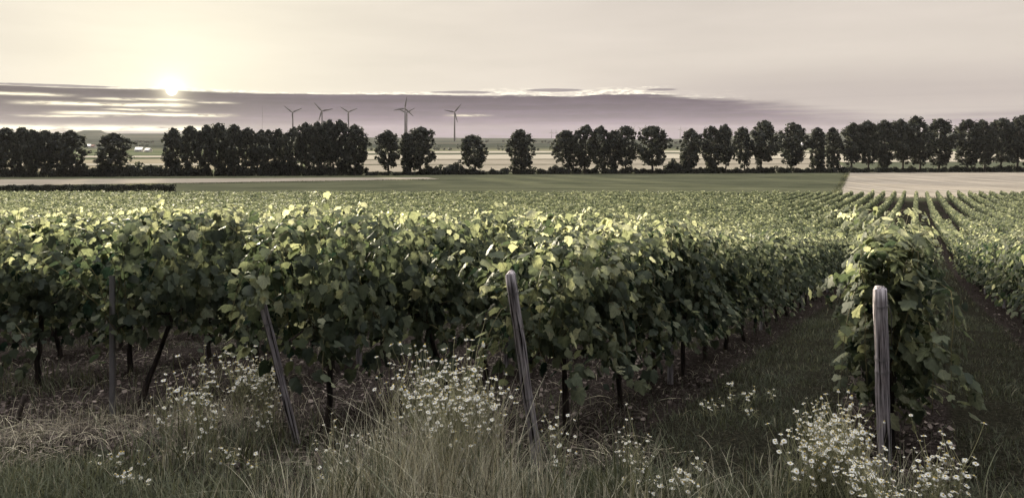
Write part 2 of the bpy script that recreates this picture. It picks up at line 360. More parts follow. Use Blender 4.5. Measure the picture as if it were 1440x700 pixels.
def ground_mat():
    m, t, out = mat('ground_cover')
    geo = t.new('ShaderNodeNewGeometry'); p = geo.outputs['Position']; x, y, z = t.sep(p)
    cov = attr(t, 'cover'); far = attr(t, 'far')
    n1 = t.noise(p, 3.0, 6.0, 0.65); n2 = t.noise(p, 28.0, 5.0, 0.7); n3 = t.noise(p, 0.25, 3.0)
    soil = t.ramp(n2, [(0.35, (0.009, 0.007, 0.0065)), (0.5, (0.025, 0.020, 0.018)), (0.66, (0.075, 0.062, 0.057))])
    soil = t.mix(t.mr(n1, 0.4, 0.7, 0, 0.3), soil, (0.055, 0.045, 0.04))
    gr = t.ramp(n2, [(0.35, (0.007, 0.0075, 0.006)), (0.5, (0.019, 0.018, 0.013)), (0.66, (0.05, 0.045, 0.033))])
    near = t.mix(t.mr(t.m('ADD', cov, t.m('MULTIPLY', t.m('SUBTRACT', n1, 0.5), 0.7)), 0.35, 0.65), soil, gr)
    # patchwork of far fields: long strips lying across the view
    vor = t.new('ShaderNodeTexVoronoi', feature='F1', distance='CHEBYCHEV')
    vv = t.comb(t.m('MULTIPLY', t.m('ADD', x, t.m('MULTIPLY', y, 0.25)), 1/520.0), t.m('MULTIPLY', y, 1/210.0))
    t.l.new(vv, vor.inputs['Vector']); vor.inputs['Scale'].default_value = 1.0
    pick = t.sep(vor.outputs['Color'])[0]
    ff = t.ramp(pick, [(0.0, (0.055, 0.07, 0.04)), (0.3, (0.085, 0.095, 0.055)), (0.5, (0.10, 0.105, 0.065)), (0.78, (0.12, 0.115, 0.075)), (0.9, (0.25, 0.21, 0.155)), (1.0, (0.10, 0.11, 0.06))])
    hill = t.ramp(pick, [(0.0, (0.03, 0.034, 0.026)), (0.5, (0.042, 0.046, 0.035)), (0.85, (0.055, 0.057, 0.044)), (1.0, (0.085, 0.077, 0.06))])
    ff = t.mix(t.mr(y, 1000, 1500), ff, hill)
    ff = t.mix(1.0, ff, t.ramp(t.noise(p, 0.02, 5.0), [(0.3, 0.75), (0.7, 1.2)]), 'MULTIPLY')
    col = t.mix(far, near, ff)
    hgt = t.m('ADD', n2, t.m('MULTIPLY', n1, 1.5))
    t.l.new(pbsdf(t, col, 1.0, 0.0, bump(t, hgt, 0.9, 0.05)), out.inputs[0]); return m

def build_ground():
    Ys = np.concatenate([np.linspace(-70, 2, 25), np.arange(2.2, 14, 0.12), np.geomspace(14, 400, 170), np.geomspace(404, 11000, 150)])
    ts = np.linspace(-1.6, 1.6, 401)
    Y, T = np.meshgrid(Ys, ts, indexing='ij'); X = T * (np.abs(Y) + 22)
    Z = ground(X, Y)
    lump = sum(np.sin(X*a + Y*b + c) * s for a, b, c, s in ((1.7, .9, 0, .018), (-2.9, 2.1, 1, .014), (4.3, 3.7, 2, .010), (7.1, -5.2, .5, .008)))
    Z = Z + lump * (Y < 60)
    d, n = row_dist(X, Y); s = RV[0]*X + RV[1]*Y
    cover = np.clip((d - 0.35)/0.3, 0, 1)
    mulch = (n > -30) & (n < -2.66) & (Y < 16)
    cover = np.where(mulch, cover*0.25, cover)
    cover = np.where((s < 3.2) & (n < 6), 0.9, cover)
    far = np.clip((Y - 150)/15, 0, 1)
    ny, nx = X.shape; i = np.arange(ny-1)[:, None]*nx + np.arange(nx-1)[None]; i = i.ravel()
    Q = np.stack([i, i+1, i+nx+1, i+nx], -1)
    me = mesh_np('ground', np.stack([X, Y, Z], -1).reshape(-1, 3), [Q], [ground_mat()], None, {'cover': cover.ravel(), 'far': far.ravel()}, True)
    tag(obj('ground', me), kind='structure')
build_ground()

def field_mat(name, c0, c1, stripes=0.0, angle=0.0, freq=0.35, nscale=0.06):
    m, t, out = mat(name)
    p = t.new('ShaderNodeNewGeometry').outputs['Position']; x, y, z = t.sep(p)
    u = t.m('ADD', t.m('MULTIPLY', x, math.cos(angle)), t.m('MULTIPLY', y, math.sin(angle)))
    w = t.m('ADD', t.m('MULTIPLY', x, -math.sin(angle)), t.m('MULTIPLY', y, math.cos(angle)))
    st = t.noise(t.comb(t.m('MULTIPLY', u, freq), t.m('MULTIPLY', w, freq*0.025)), 1.0, 4.0, 0.6)
    nz = t.noise(p, nscale, 5.0, 0.6); nf = t.noise(p, 1.3, 4.0, 0.7)
    f = t.m('ADD', t.m('MULTIPLY', st, stripes), t.m('ADD', t.m('MULTIPLY', nz, 0.6), t.m('MULTIPLY', nf, 0.4)))
    col = t.mix(t.mr(f, 0.35 + 0.35*stripes, 0.65 + 0.65*stripes), c0, c1)
    if stripes > 0.5:    # tramlines left by the tractor
        tr = t.m('ABSOLUTE', t.m('SUBTRACT', t.m('FRACT', t.m('DIVIDE', u, 18.0)), 0.5))
        col = t.mix(t.mr(tr, 0.03, 0.015, 0, 0.6), col, t.mix(1.0, col, (0.6, 0.58, 0.52), 'MULTIPLY'))
    t.l.new(pbsdf(t, col, 1.0, 0.0, bump(t, t.m('ADD', nf, st), 0.6, 0.15)), out.inputs[0]); return m
def sheet(name, quad, material, lift):
    """sheet laid on the terrain; quad = near-left, near-right, far-right, far-left in (X, Y)"""
    a, b, c, d = [np.array(q, float) for q in quad]
    u, v = np.meshgrid(np.linspace(0, 1, 60), np.linspace(0, 1, 40), indexing='xy')
    u = u[..., None]; v = v[..., None]
    P = (a*(1-u)+b*u)*(1-v) + (d*(1-u)+c*u)*v
    Z = ground(P[..., 0], P[..., 1]) + lift
    V = np.concatenate([P, Z[..., None]], -1).reshape(-1, 3)
    i = (np.arange(39)[:, None]*60 + np.arange(59)[None]).ravel()
    return tag(obj(name, mesh_np(name, V, [np.stack([i, i+1, i+61, i+60], -1)], [material], None, None, True)), kind='structure')
def pxq(*pts): return [at_px(*p)[:2] for p in pts]
M_FG = field_mat('young_crop', (0.048, 0.052, 0.033), (0.105, 0.106, 0.066), 0.9, R(86), 0.16)
M_STUB = field_mat('stubble', (0.19, 0.165, 0.135), (0.36, 0.315, 0.26), 1.2, -TH*0.2, 0.5)
M_STUB2 = field_mat('cut_field', (0.20, 0.175, 0.14), (0.29, 0.255, 0.21), 0.5, R(85), 0.2)
M_CREAM = field_mat('ripe_grain', (0.24, 0.215, 0.175), (0.34, 0.305, 0.25), 0.4, R(85), 0.1)
M_TAN = field_mat('harvested_grain', (0.17, 0.15, 0.12), (0.25, 0.22, 0.18), 0.4, R(80), 0.1)
M_MEADOW = field_mat('meadow', (0.055, 0.06, 0.042), (0.085, 0.09, 0.062), 0.4, R(80), 0.1)
YE = ROW_END_Y
xe = lambda px, Y: (px-720)/F*Y
sheet('green_field', [(-250, YE+1), (xe(1172, YE+1), YE+1), (xe(1192, 338), 338), (-500, 330)], M_FG, 0.10)
sheet('stubble_field', [(xe(1172, YE+1)+0.6, YE+1), (340, YE+1), (560, 345), (xe(1192, 338)+0.6, 338)], M_STUB, 0.14)
sheet('wheat_strip', pxq((-200, 265), (620, 252.8), (600, 250.2), (-200, 254)), M_STUB2, 0.22)
for nm, q, m, lf in (
    ('grain_field', ((430, 242.5), (1200, 242.3), (1180, 231.5), (430, 233)), M_TAN, 0.3),
    ('grain_field', ((430, 232), (1180, 231), (1170, 224), (430, 226)), M_TAN, 0.3),
    ('ripe_field', ((430, 225), (1165, 223.5), (1150, 216), (430, 219)), M_CREAM, 0.45),
    ('meadow', ((430, 218.6), (1150, 215.8), (1140, 214.6), (430, 216.6)), M_MEADOW, 0.6),
    ('ripe_field', ((430, 216.4), (1150, 214.4), (1140, 212.8), (430, 213.6)), M_CREAM, 0.6),
    ('meadow', ((1190, 242), (1600, 241), (1600, 228), (1185, 229.5)), M_MEADOW, 0.3),
    ('ripe_field', ((1183, 229), (1600, 227.6), (1600, 213), (1160, 213.6)), M_CREAM, 0.45),
    ('ripe_field', ((-200, 233), (425, 233), (425, 230.5), (-200, 231)), M_CREAM, 0.3),
    ('ripe_field', ((-200, 222.5), (425, 222), (425, 219.5), (-200, 220)), M_CREAM, 0.45)):
    sheet(nm, pxq(*q), m, lf)

# ------------------------------------------------------------------ leaf templates
def leaf_template(detail):
    half = [(0.09, -0.20), (0.30, -0.27), (0.50, -0.10), (0.45, 0.05), (0.60, 0.27), (0.47, 0.43), (0.33, 0.45), (0.24, 0.68), (0.0, 0.90)] if detail else \
           [(0.25, -0.25), (0.56, 0.10), (0.40, 0.48), (0.0, 0.88)]
    o = [(x, y) for x, y in half] + [(-x, y) for x, y in half[-2::-1]]
    pts = np.array([(0.0, 0.0)] + o); r2 = (pts**2).sum(1)
    z = -0.30*np.abs(pts[:, 0])**1.3 - 0.22*np.maximum(pts[:, 1], 0)**2 + 0.06*np.sin(7*np.arctan2(pts[:, 0], pts[:, 1]))*(r2 > 0)
    n = len(o); T = [(0, i, i+1) for i in range(1, n)] + [(0, n, 1)]
    return np.column_stack([pts, z]), np.array(T)[:, ::-1].copy()
LEAF_HI, LEAF_LO = leaf_template(True), leaf_template(False)

def vine_leaves(r, detail, n_shoot=15, fill=230, width=1.0, span=0.62, top=1.9, hang=None, low=0.40, droop=5, pale=0.0):
    """one vine's canopy around the origin: x along the row, y across, z up -> MB with leaves and shoots"""
    b = MB(); P, Nn, Tp, Sz, Ti = [], [], [], [], []
    def put(p, nrm, tip, s, t): P.append(p); Nn.append(nrm); Tp.append(tip); Sz.append(s); Ti.append(t)
    shoots = []
    for i in range(n_shoot):
        side = 1 if i % 2 else -1
        x0 = r.uniform(-span, span); y0 = r.uniform(-.1, .1)
        ht = top + r.normal(0, .10) - 0.82; ln = max(0.5, ht * r.uniform(.8, 1.05)); flop = r.uniform(0, 1)
        pts = [np.array([x0, y0*width, 0.82 + r.uniform(-.08, .1)])]; d = np.array([r.normal(0, .25), side*r.uniform(.05, .5)*width, 1.0])
        st = 0.068; L = 0
        while L < ln + (0.45*flop if flop > .6 else 0):
            p = pts[-1] + unit(d)*st; pts.append(p); L += st
            wall = .24*width
            if abs(p[1]) > wall and p[2] < top-.25: d[1] *= .3
            if p[2] > top - 0.12: d = d + np.array([r.normal(0, .12), side*.22, -.34])
            d = d + r.normal(0, .10, 3)
        shoots.append(np.array(pts))
    hang = list(hang or []) + [((r.uniform(-span, span), sg*.16*width, r.uniform(.85, 1.3)), (r.normal(0, .3), sg*.5, .2), r.uniform(.45, .8)) for sg in (1, -1, 1, -1, 1, -1)[:droop]]
    for (hs, hd, hl) in hang:      # hanging shoots (start, direction, length)
        pts = [np.array(hs, float)]; d = np.array(hd, float); L = 0
        while L < hl:
            pts.append(pts[-1] + unit(d)*.07); L += .07; d = d*[.93, .88, 1] + np.array([0, 0, -.17]) + r.normal(0, .05, 3)
        shoots.append(np.array(pts))
    for pts in shoots:
        m = len(pts)
        V, Q = tube(pts[::2] if m > 6 else pts, np.linspace(.0045, .002, len(pts[::2] if m > 6 else pts)), 4)
        b.add(V, Q, r.uniform(.3, 1), None, 1)
        for j in range(1, m):
            f = j/m; az = r.uniform(0, 2*math.pi); sd_ = 1 if pts[j][1] >= 0 else -1
            off = np.array([math.cos(az), math.sin(az)*.8 + .5*sd_, .1]); off = unit(off)*r.uniform(.04, .09)
            young = max(0, (f-.68)/.32) if m > 9 else max(0, (f-.5)/.5)
            s = r.uniform(.06, .125)*(1-.5*young)
            nrm = np.array([off[0]*4+r.normal(0, .35), off[1]*7+.4*sd_+r.normal(0, .3), .55+.5*f+r.normal(0, .35)])
            tip = np.array([off[0]*3+r.normal(0, .3), off[1]*5+r.normal(0, .3), -1.0+.6*young])
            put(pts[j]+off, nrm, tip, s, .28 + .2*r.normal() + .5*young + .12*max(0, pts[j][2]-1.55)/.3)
    nlump = 9; lump = np.column_stack([r.uniform(-span, span, nlump), r.uniform(low+.1, top-.1, nlump), r.normal(0, .16, nlump)])
    for i in range(fill):
        x = r.uniform(-span-.06, span+.06); z = low + (top-low-.05)*r.beta(1.1, 1.05); side = 1 if r.random() < .5 else -1
        prof = (.23 + .09*math.sin(math.pi*min(1, max(0, (z-low)/(top-low)))**.8))*width
        bulge = sum(l[2]*math.exp(-((x-l[0])**2+(z-l[1])**2)/.04) for l in lump)
        if z < low+.2 and r.random() < .3: continue
        if z > top-.2: y = r.uniform(-.8, .8)*prof; nrm = np.array([r.normal(0, .5), y*2+r.normal(0, .5), 1.0])
        else: y = side*(prof + bulge*1.3 + r.normal(0, .055)) * (1 if r.random() < .72 else r.uniform(.2, .9)); nrm = np.array([r.normal(0, .8), side*1.0, .5+r.normal(0, .7)])
        tip = np.array([r.normal(0, .4), side*.35, -1.0])
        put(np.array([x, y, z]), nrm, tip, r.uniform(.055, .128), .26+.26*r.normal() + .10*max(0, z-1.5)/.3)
    tv, tf = LEAF_HI if detail else LEAF_LO
    P, Sz = np.array(P), np.array(Sz)
    keep = P[:, 2] < top + .13 + .05*r.normal(0, 1, len(P)); P, Sz, Nn, Tp, Ti = P[keep], Sz[keep], np.array(Nn)[keep], np.array(Tp)[keep], np.array(Ti)[keep] + pale  # pale puts the extra light on row ends into the leaf tint
    sc = np.column_stack([Sz*r.uniform(.9, 1.1, len(Sz)), Sz, Sz*r.uniform(.2, 2.6, len(Sz))])
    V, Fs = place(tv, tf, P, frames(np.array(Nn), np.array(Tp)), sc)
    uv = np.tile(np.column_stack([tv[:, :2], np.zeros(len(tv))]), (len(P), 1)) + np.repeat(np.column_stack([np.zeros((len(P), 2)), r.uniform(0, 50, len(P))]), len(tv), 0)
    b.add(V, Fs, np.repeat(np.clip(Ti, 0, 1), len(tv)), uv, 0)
    return b
def vine_trunk(r, lean=None):
    b = MB(); lx = r.normal(0, .09) if lean is None else lean; ly = r.normal(0, .04)
    pts = [np.array([lx*(1-f)*1.0 + r.normal(0, .013), ly*(1-f) + r.normal(0, .012), -.06 + .96*f]) for f in np.linspace(0, 1, 9)]
    rad = np.linspace(.034, .021, 9)*r.uniform(.9, 1.15, 9); rad[0] *= 1.35; rad[-1] *= 1.5
    V, Q = tube(pts, rad, 8); b.add(V, Q)
    for s in (-1, 1):    # the two fruiting canes tied along the wire
        c = [pts[-1] + np.array([s*x_, r.normal(0, .01), .04*math.sin(x_*5) - .1*max(0, x_-.3)]) for x_ in np.linspace(0, .6, 6)]
        V, Q = tube(c, np.linspace(.016, .007, 6), 6); b.add(V, Q)
    return b.mesh('trunk', [M_BARK], True)

R1 = np.random.default_rng(21)
HI = [vine_leaves(R1, True, 24, 470, R1.uniform(.8, 1.0), .62, R1.uniform(1.84, 1.96)).mesh('foliage', [M_LEAF, M_CANE]) for _ in range(8)]
LO = [vine_leaves(R1, False, 16, 290, R1.uniform(.78, .98), .62, R1.uniform(1.80, 1.93)).mesh('foliage', [M_LEAF_FAR, M_CANE]) for _ in range(8)]
TRUNKS = [vine_trunk(R1) for _ in range(8)] + [vine_trunk(R1, .42), vine_trunk(R1, -.4)]
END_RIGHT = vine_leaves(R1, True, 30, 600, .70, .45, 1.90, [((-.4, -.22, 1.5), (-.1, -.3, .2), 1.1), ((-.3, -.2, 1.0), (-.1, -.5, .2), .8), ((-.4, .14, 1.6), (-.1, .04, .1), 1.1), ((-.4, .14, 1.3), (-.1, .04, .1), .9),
            ((-.3, -.2, .9), (-.1, -.45, .25), .6),  ((-.3, -.2, 1.2), (-.1, -.2, .1), .8)], .34, 0, .14).mesh('foliage', [M_LEAF, M_CANE])  # leaf tint raised for the light this row end catches
END_MID = vine_leaves(R1, True, 26, 430, 1.2, .58, 1.86, [((-.55, .1, 1.3), (-.8, .1, .3), .65), ((-.5, .12, 1.75), (-.5, .2, .4), .6), ((-.5, -.1, 1.6), (-.7, -.2, .5), .5), ((-.55, .15, .95), (-.6, .3, .2), .4)], .56, 5, .13).mesh('foliage', [M_LEAF, M_CANE])  # paler tint here too, standing in for light on the row end
END_SLIM = vine_leaves(R1, True, 26, 440, 1.2, .60, 1.86, [((-.5, .1, 1.5), (-.6, .25, .3), .8), ((-.5, -.1, 1.7), (-.6, -.1, .4), .8), ((-.5, .15, 1.1), (-.5, .2, .2), .6), ((-.4, -.25, 1.0), (-.2, -.3, .1), .55)], .60).mesh('foliage', [M_LEAF, M_CANE])
END_STAKE = vine_leaves(R1, True, 24, 400, 1.2, .62, 1.94, None, .80).mesh('foliage', [M_LEAF, M_CANE])

ROWNAME = {0: 'the row left of the grey stake', 1: 'the row at the grey stake', 2: 'the row behind the slim post',
           3: 'the row behind the slanted post', 4: 'the row at the upright post', 5: 'the row right of the grass lane'}
ROT = math.pi/2 - TH
def row_pt(k, s): p = NV*ROWS[k] + RV*s; return float(p[0]), float(p[1])
cand = []
SP = 1.15
for k in ROWS:
    s0 = row_start(k) + 0.62; s = s0; i = 0
    while True:
        x, y = row_pt(k, s)
        if y > YE: break
        if y > 1.0 and abs(x)/y < 0.77 + 1.7/y: cand.append((y, k, i, s, x))
        s += SP; i += 1
cand.sort()
near_set, far_set = cand[:300], cand[300:]
Y_SPLIT = near_set[-1][0]
RL = np.random.default_rng(5)
cnt = {}
for (y, k, i, s, x) in sorted(near_set, key=lambda c: (c[1], c[2])):
    first = i == 0
    if k in ROWNAME and (i < 8):
        side = {0: 'end grapevine of', 1: 'second grapevine along'}.get(i, ORD[i] + ' grapevine along') if i else 'end grapevine of'
        lab = side + ' ' + ROWNAME[k]; 
        if first and k == 4: lab = 'broad grapevine with trailing shoots hanging around the upright weathered post'
        if first and k == 3: lab = 'leafy end grapevine spilling over the thick slanted post'
        if first and k == 2: lab = 'tall end grapevine draped over the slim leaning post'
        if first and k == 1: lab = 'end grapevine hanging over the thin grey stake'
        grp = None
    elif k in ROWNAME:
        lab = 'grapevine further down ' + ROWNAME[k]; grp = 'grapevines further down ' + ROWNAME[k]
    elif k < 0:
        lab = f'grapevine in the {ORD[-k-1]} row beyond the row left of the thin grey stake' if -k < 17 else 'grapevine in one of the middle distance rows on the far left'
        grp = f'grapevines of the {ORD[-k-1]} row beyond' if -k < 17 else 'grapevines on the far left'
    else:
        lab = f'grapevine in the {ORD[k-5]} row right of the grass lane'; grp = f'grapevines of the {ORD[k-5]} row right of the lane'
    if first and k in (1, 2, 3):
        x, y = row_pt(k, s-(.0, .2, .12)[k-1])
    t = thing('grapevine', lab, 'grapevine', (x, y, gz(x, y)), ROT + (math.pi if (RL.random() < .5 and not first) else 0), grp)
    z_ = RL.uniform(.95, 1.07)*(1.13 if k <= 1 else 1.08 if k == 2 else .97 if k == 3 else 1.0)
    t.scale = (1, RL.uniform(.9, 1.1)*(.78 if k == 4 and i < 5 else 1), z_)
    me = (HI if y < 13 else LO)[int(RL.integers(8))]
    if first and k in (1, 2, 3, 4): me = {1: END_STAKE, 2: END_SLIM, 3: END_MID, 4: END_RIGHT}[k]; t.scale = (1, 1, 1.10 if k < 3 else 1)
    tr = TRUNKS[int(RL.integers(8)) if (k, i) not in ((1, 0), (2, 1)) else 9]
    obj('trunk', tr, t); obj('foliage', me, t)

def far_vines():
    """everything past the 300 nearest: leaf faces grow with distance, so the count stays small"""
    r = np.random.default_rng(9); tv, tf = LEAF_LO
    P, S_, Nn, T = [], [], [], []
    TV = MB()
    for (y, k, i, s, x) in far_set:
        n = int(np.clip(210*(30/y)**.95, 58, 210)); size = 0.105*(y/30)**.56
        u = r.uniform(-.6, .6, n); z = .68 + 1.15*r.beta(1.5, 1.0, n) + r.normal(0, .06, n); 
        side = np.where(r.random(n) < .5, 1, -1); w = side*(.18+.09*np.sin(np.pi*np.clip((z-.68)/1.2, 0, 1)))*r.uniform(.6, 1.15, n)
        hgt = .07*math.sin(s*1.7+k*2.1) + r.normal(0, .13); vt = r.normal(0, .09); z = z*(1+hgt*.5)
        isT = z > 1.6
        w = np.where(isT, w*r.uniform(0, 1, n), w)
        xx = x + RV[0]*u + NV[0]*w; yy = y + RV[1]*u + NV[1]*w
        P.append(np.column_stack([xx, yy, ground(xx, yy) + z]))
        nw = np.where(isT, w*1.5, side*1.0) + r.normal(0, .35, n)
        Nn.append(np.column_stack([NV[0]*nw + r.normal(0, .4, n), NV[1]*nw + r.normal(0, .4, n), np.where(isT, 1.0, .45) + r.normal(0, .3, n)]))
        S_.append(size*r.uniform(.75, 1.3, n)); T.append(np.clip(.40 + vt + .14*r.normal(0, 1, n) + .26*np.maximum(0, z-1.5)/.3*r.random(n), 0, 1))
        if y < 70:
            a = np.array([x, y, gz(x, y)-.05]); V, Q = tube([a, a+[r.normal(0, .04), 0, .45], a+[0, 0, .95]], [.035, .028, .028], 4, False); TV.add(V, Q, .5, None, 1)
    P, Nn = np.concatenate(P), np.concatenate(Nn)
    tip = np.column_stack([r.normal(0, .5, len(P)), r.normal(0, .5, len(P)), -np.ones(len(P))])
    S_, T = np.concatenate(S_), np.concatenate(T); Fr = frames(Nn, tip); q = P[:, 1] < 75
    V, Fs = place(tv, tf, P[q], Fr[q], S_[q]); TV.add(V, Fs, np.repeat(T[q], len(tv)))
    tq = np.array([[-.5, -.2, -.1], [.5, -.2, -.1], [.42, .7, -.15], [-.42, .7, -.15]])
    V, Fs = place(tq, np.array([[0, 1, 2, 3]]), P[~q], Fr[~q], S_[~q]); TV.add(V, Fs, np.repeat(T[~q], 4))
    tag(obj('vineyard_rows', TV.mesh('vineyard_rows', [M_LEAF_FAR, M_BARK])), 'distant rows of trellised vines merging into a pale green slope', 'vines', kind='stuff')
far_vines()

# ------------------------------------------------------------------ posts, stakes, wires
def post_mesh(r, hgt, rad, square=0.55, ns=14, nseg=16):
    """weathered post: rounded square section with wandering sides, split and worn top"""
    V, Q = [], []
    for i in range(nseg+1):
        f = i/nseg; z = -.12 + (hgt+.12)*f
        for k in range(ns):
            th = 2*math.pi*k/ns; c, s = math.cos(th), math.sin(th)
            q = (abs(c)**4+abs(s)**4)**-.25; rr = rad*(1-square+square*q)*(1+.05*math.sin(3*th+i*.12)+.012*r.normal())
            if i == nseg: rr *= .97
            V.append((rr*c+.002*math.sin(i*.7), rr*s+.002*math.sin(i*.9+1), z + (.012*math.sin(2*th+1) if i == nseg else 0)))
    for i in range(nseg):
        for k in range(ns): Q.append((i*ns+k, i*ns+(k+1) % ns, (i+1)*ns+(k+1) % ns, (i+1)*ns+k))
    m = nseg*ns; V.append((0, 0, hgt+.004)); t = len(V)-1
    for k in range(0, ns, 2): Q.append((m+k, m+(k+1) % ns, m+(k+2) % ns, t))
    b = MB(); b.add(V, Q); return b.mesh('post', [M_POST])
def aim(a, b):
    """euler that tilts local z from a towards b"""
    return (Vector(b)-Vector(a)).to_track_quat('Z', 'X').to_euler()
def wire_mesh(pts, rad=.0022, n=5):
    b = MB(); V, Q = tube(pts, rad, n); b.add(V, Q); return b.mesh('wire', [M_WIRE], True)
def loop_mesh(rad, z, turns=1.0, wob=.004, r=rng):
    a = np.linspace(0, 2*math.pi*turns, int(20*turns)+1)
    return wire_mesh(np.column_stack([rad*np.cos(a), rad*np.sin(a), z + .01*a/6.28 + wob*np.sin(a*2)]), .0018)
RP = np.random.default_rng(3)
def end_post(name, label, base_px, top_px, lean, rad, loops, square=.55, tag_cat='post'):
    x, y, z = at_px(*base_px)
    ty = y - lean*RV[1]; tx = (top_px[0]-720)/F*ty; tz = (193-top_px[1])/F*ty
    a, b = (x, y, z), (tx, ty, tz); h = (Vector(b)-Vector(a)).length
    me = post_mesh(RP, h, rad, square)
    o = obj(name, me, None, a, aim(a, b)); tag(o, label, tag_cat)
    for f in loops: obj('wire_loop', loop_mesh(rad*1.1, h*f, 2.0), o)
    return o, h, a, b
o4, h4, a4, b4 = end_post('vineyard_post', 'upright weathered wooden post standing in the white daisies', (1244, 663), (1238, 405), .18, .047, (.90, .62, .55), .7)
chain = MB()                                                    # slack chain hanging from the top of the upright post
for j in range(9):
    c = np.array([.066, 0.0, h4-.10-.034*j]); a = np.linspace(0, 2*math.pi, 9)
    ring = np.column_stack([np.cos(a)*.011*(j % 2), np.cos(a)*.011*((j+1) % 2), np.sin(a)*.021]) + c + [0.006*math.sin(j), 0, 0]
    V, Q = tube(ring, .0032, 4, False); chain.add(V, Q)
obj('chain', chain.mesh('chain', [M_WIRE], True), o4)
obj('tie_wire', wire_mesh([(.06, -.03, h4-.06), (.02, -.068, h4-.22), (-.03, -.068, h4-.42)], .003), o4)
o3, h3, a3, b3 = end_post('vineyard_post', 'thick slanted wooden post leaning out of its row beside tall daisies', (756, 650), (718, 384), .41, .037, (.90, .72, .35), .45)
obj('tie_wire', wire_mesh([(-.05, 0, h3*.95), (-.055, .02, h3*.6), (-.05, .03, h3*.3)], .003), o3)
o2, h2, a2, b2 = end_post('vineyard_post', 'slim leaning wooden post half hidden by the tall end grapevine', (418, 625), (366, 412), .36, .030, (.8,), .4)
x1, y1, z1 = at_px(158, 586)
st = obj('vine_stake', None, None, (x1, y1, z1)); tag(st, 'thin grey metal stake standing upright under the vine leaves', 'stake')
b = MB(); w = .024
sec = [(-w, -w*.6), (w, -w*.6), (w, w*.6), (w*.45, w*.6), (w*.45, -w*.1), (-w*.45, -w*.1), (-w*.45, w*.6), (-w, w*.6)]       # folded steel channel
V = [(p[0], p[1], zz) for zz in (-.1, .7, 1.42) for p in sec]; n8 = 8
b.add(V, [(i*n8+k, i*n8+(k+1) % n8, (i+1)*n8+(k+1) % n8, (i+1)*n8+k) for i in range(2) for k in range(n8)]); obj('channel', b.mesh('channel', [M_STEEL]), st)
b = MB()
for q in range(4): b.add(*tube([(w, 0, .5+.25*q), (w+.018, 0, .51+.25*q), (w+.02, 0, .535+.25*q)], .003, 4))
obj('wire_hook', b.mesh('wire_hook', [M_STEEL]), st)
# guy wire from row 2's leaning post to its ground anchor
gx, gy, gzv = at_px(318, 560)
tag(obj('guy_wire', wire_mesh([np.array(b2)*[1, 1, 1]+[0, 0, -.05], (gx, gy+.2, gzv)], .003)), 'taut thin guy wire running down left of the slim leaning post', 'wire')
gx, gy, gzv = at_px(690, 610)
tag(obj('guy_wire', wire_mesh([np.array(b3)+[0, 0, -.06], (gx, gy, gzv)], .0028)), 'thin guy wire dropping from the thick slanted post into the daisies', 'wire')
# short dark peg in the mulch on the left
px_, py_, pz_ = at_px(24, 592)
pg = MB(); pg.add(*tube([(0, 0, -.08), (.03, .0, .10), (.07, .01, .26)], [.022, .022, .020], 8))
tag(obj('ground_peg', pg.mesh('ground_peg', [M_BARK], True), None, (px_, py_, pz_)), 'short dark peg sticking out of the straw mulch', 'peg')
# line posts inside the rows
LP = [post_mesh(RP, 1.75, .036, .4, 10, 10) for _ in range(3)]
for k in sorted(ROWNAME):
    j = 0
    for s in np.arange(row_start(k)+3.5, 60, 5.75):
        x, y = row_pt(k, s)
        if y > Y_SPLIT or y < 1 or abs(x)/y > .78: continue
        j += 1
        tag(obj('vineyard_post', LP[j % 3], None, (x, y, gz(x, y)), (RP.normal(0, .02), RP.normal(0, .02), RP.uniform(0, 3))),
            f'slim grey line post inside {ROWNAME[k]}, {ORD[j-1]} past its end', 'post', 'line posts inside the vine rows')
# trellis wires of the five nearest rows, threaded post to post
for k in range(1, 6):
    s = np.arange(row_start(k)+.1, 32, 2.0); pts = [(*row_pt(k, q), gz(*row_pt(k, q))+.86) for q in s]
    tag(obj('trellis_wire', wire_mesh(np.array(pts), .0022, 4)), 'trellis wire strung along ' + ROWNAME[k], 'wire')

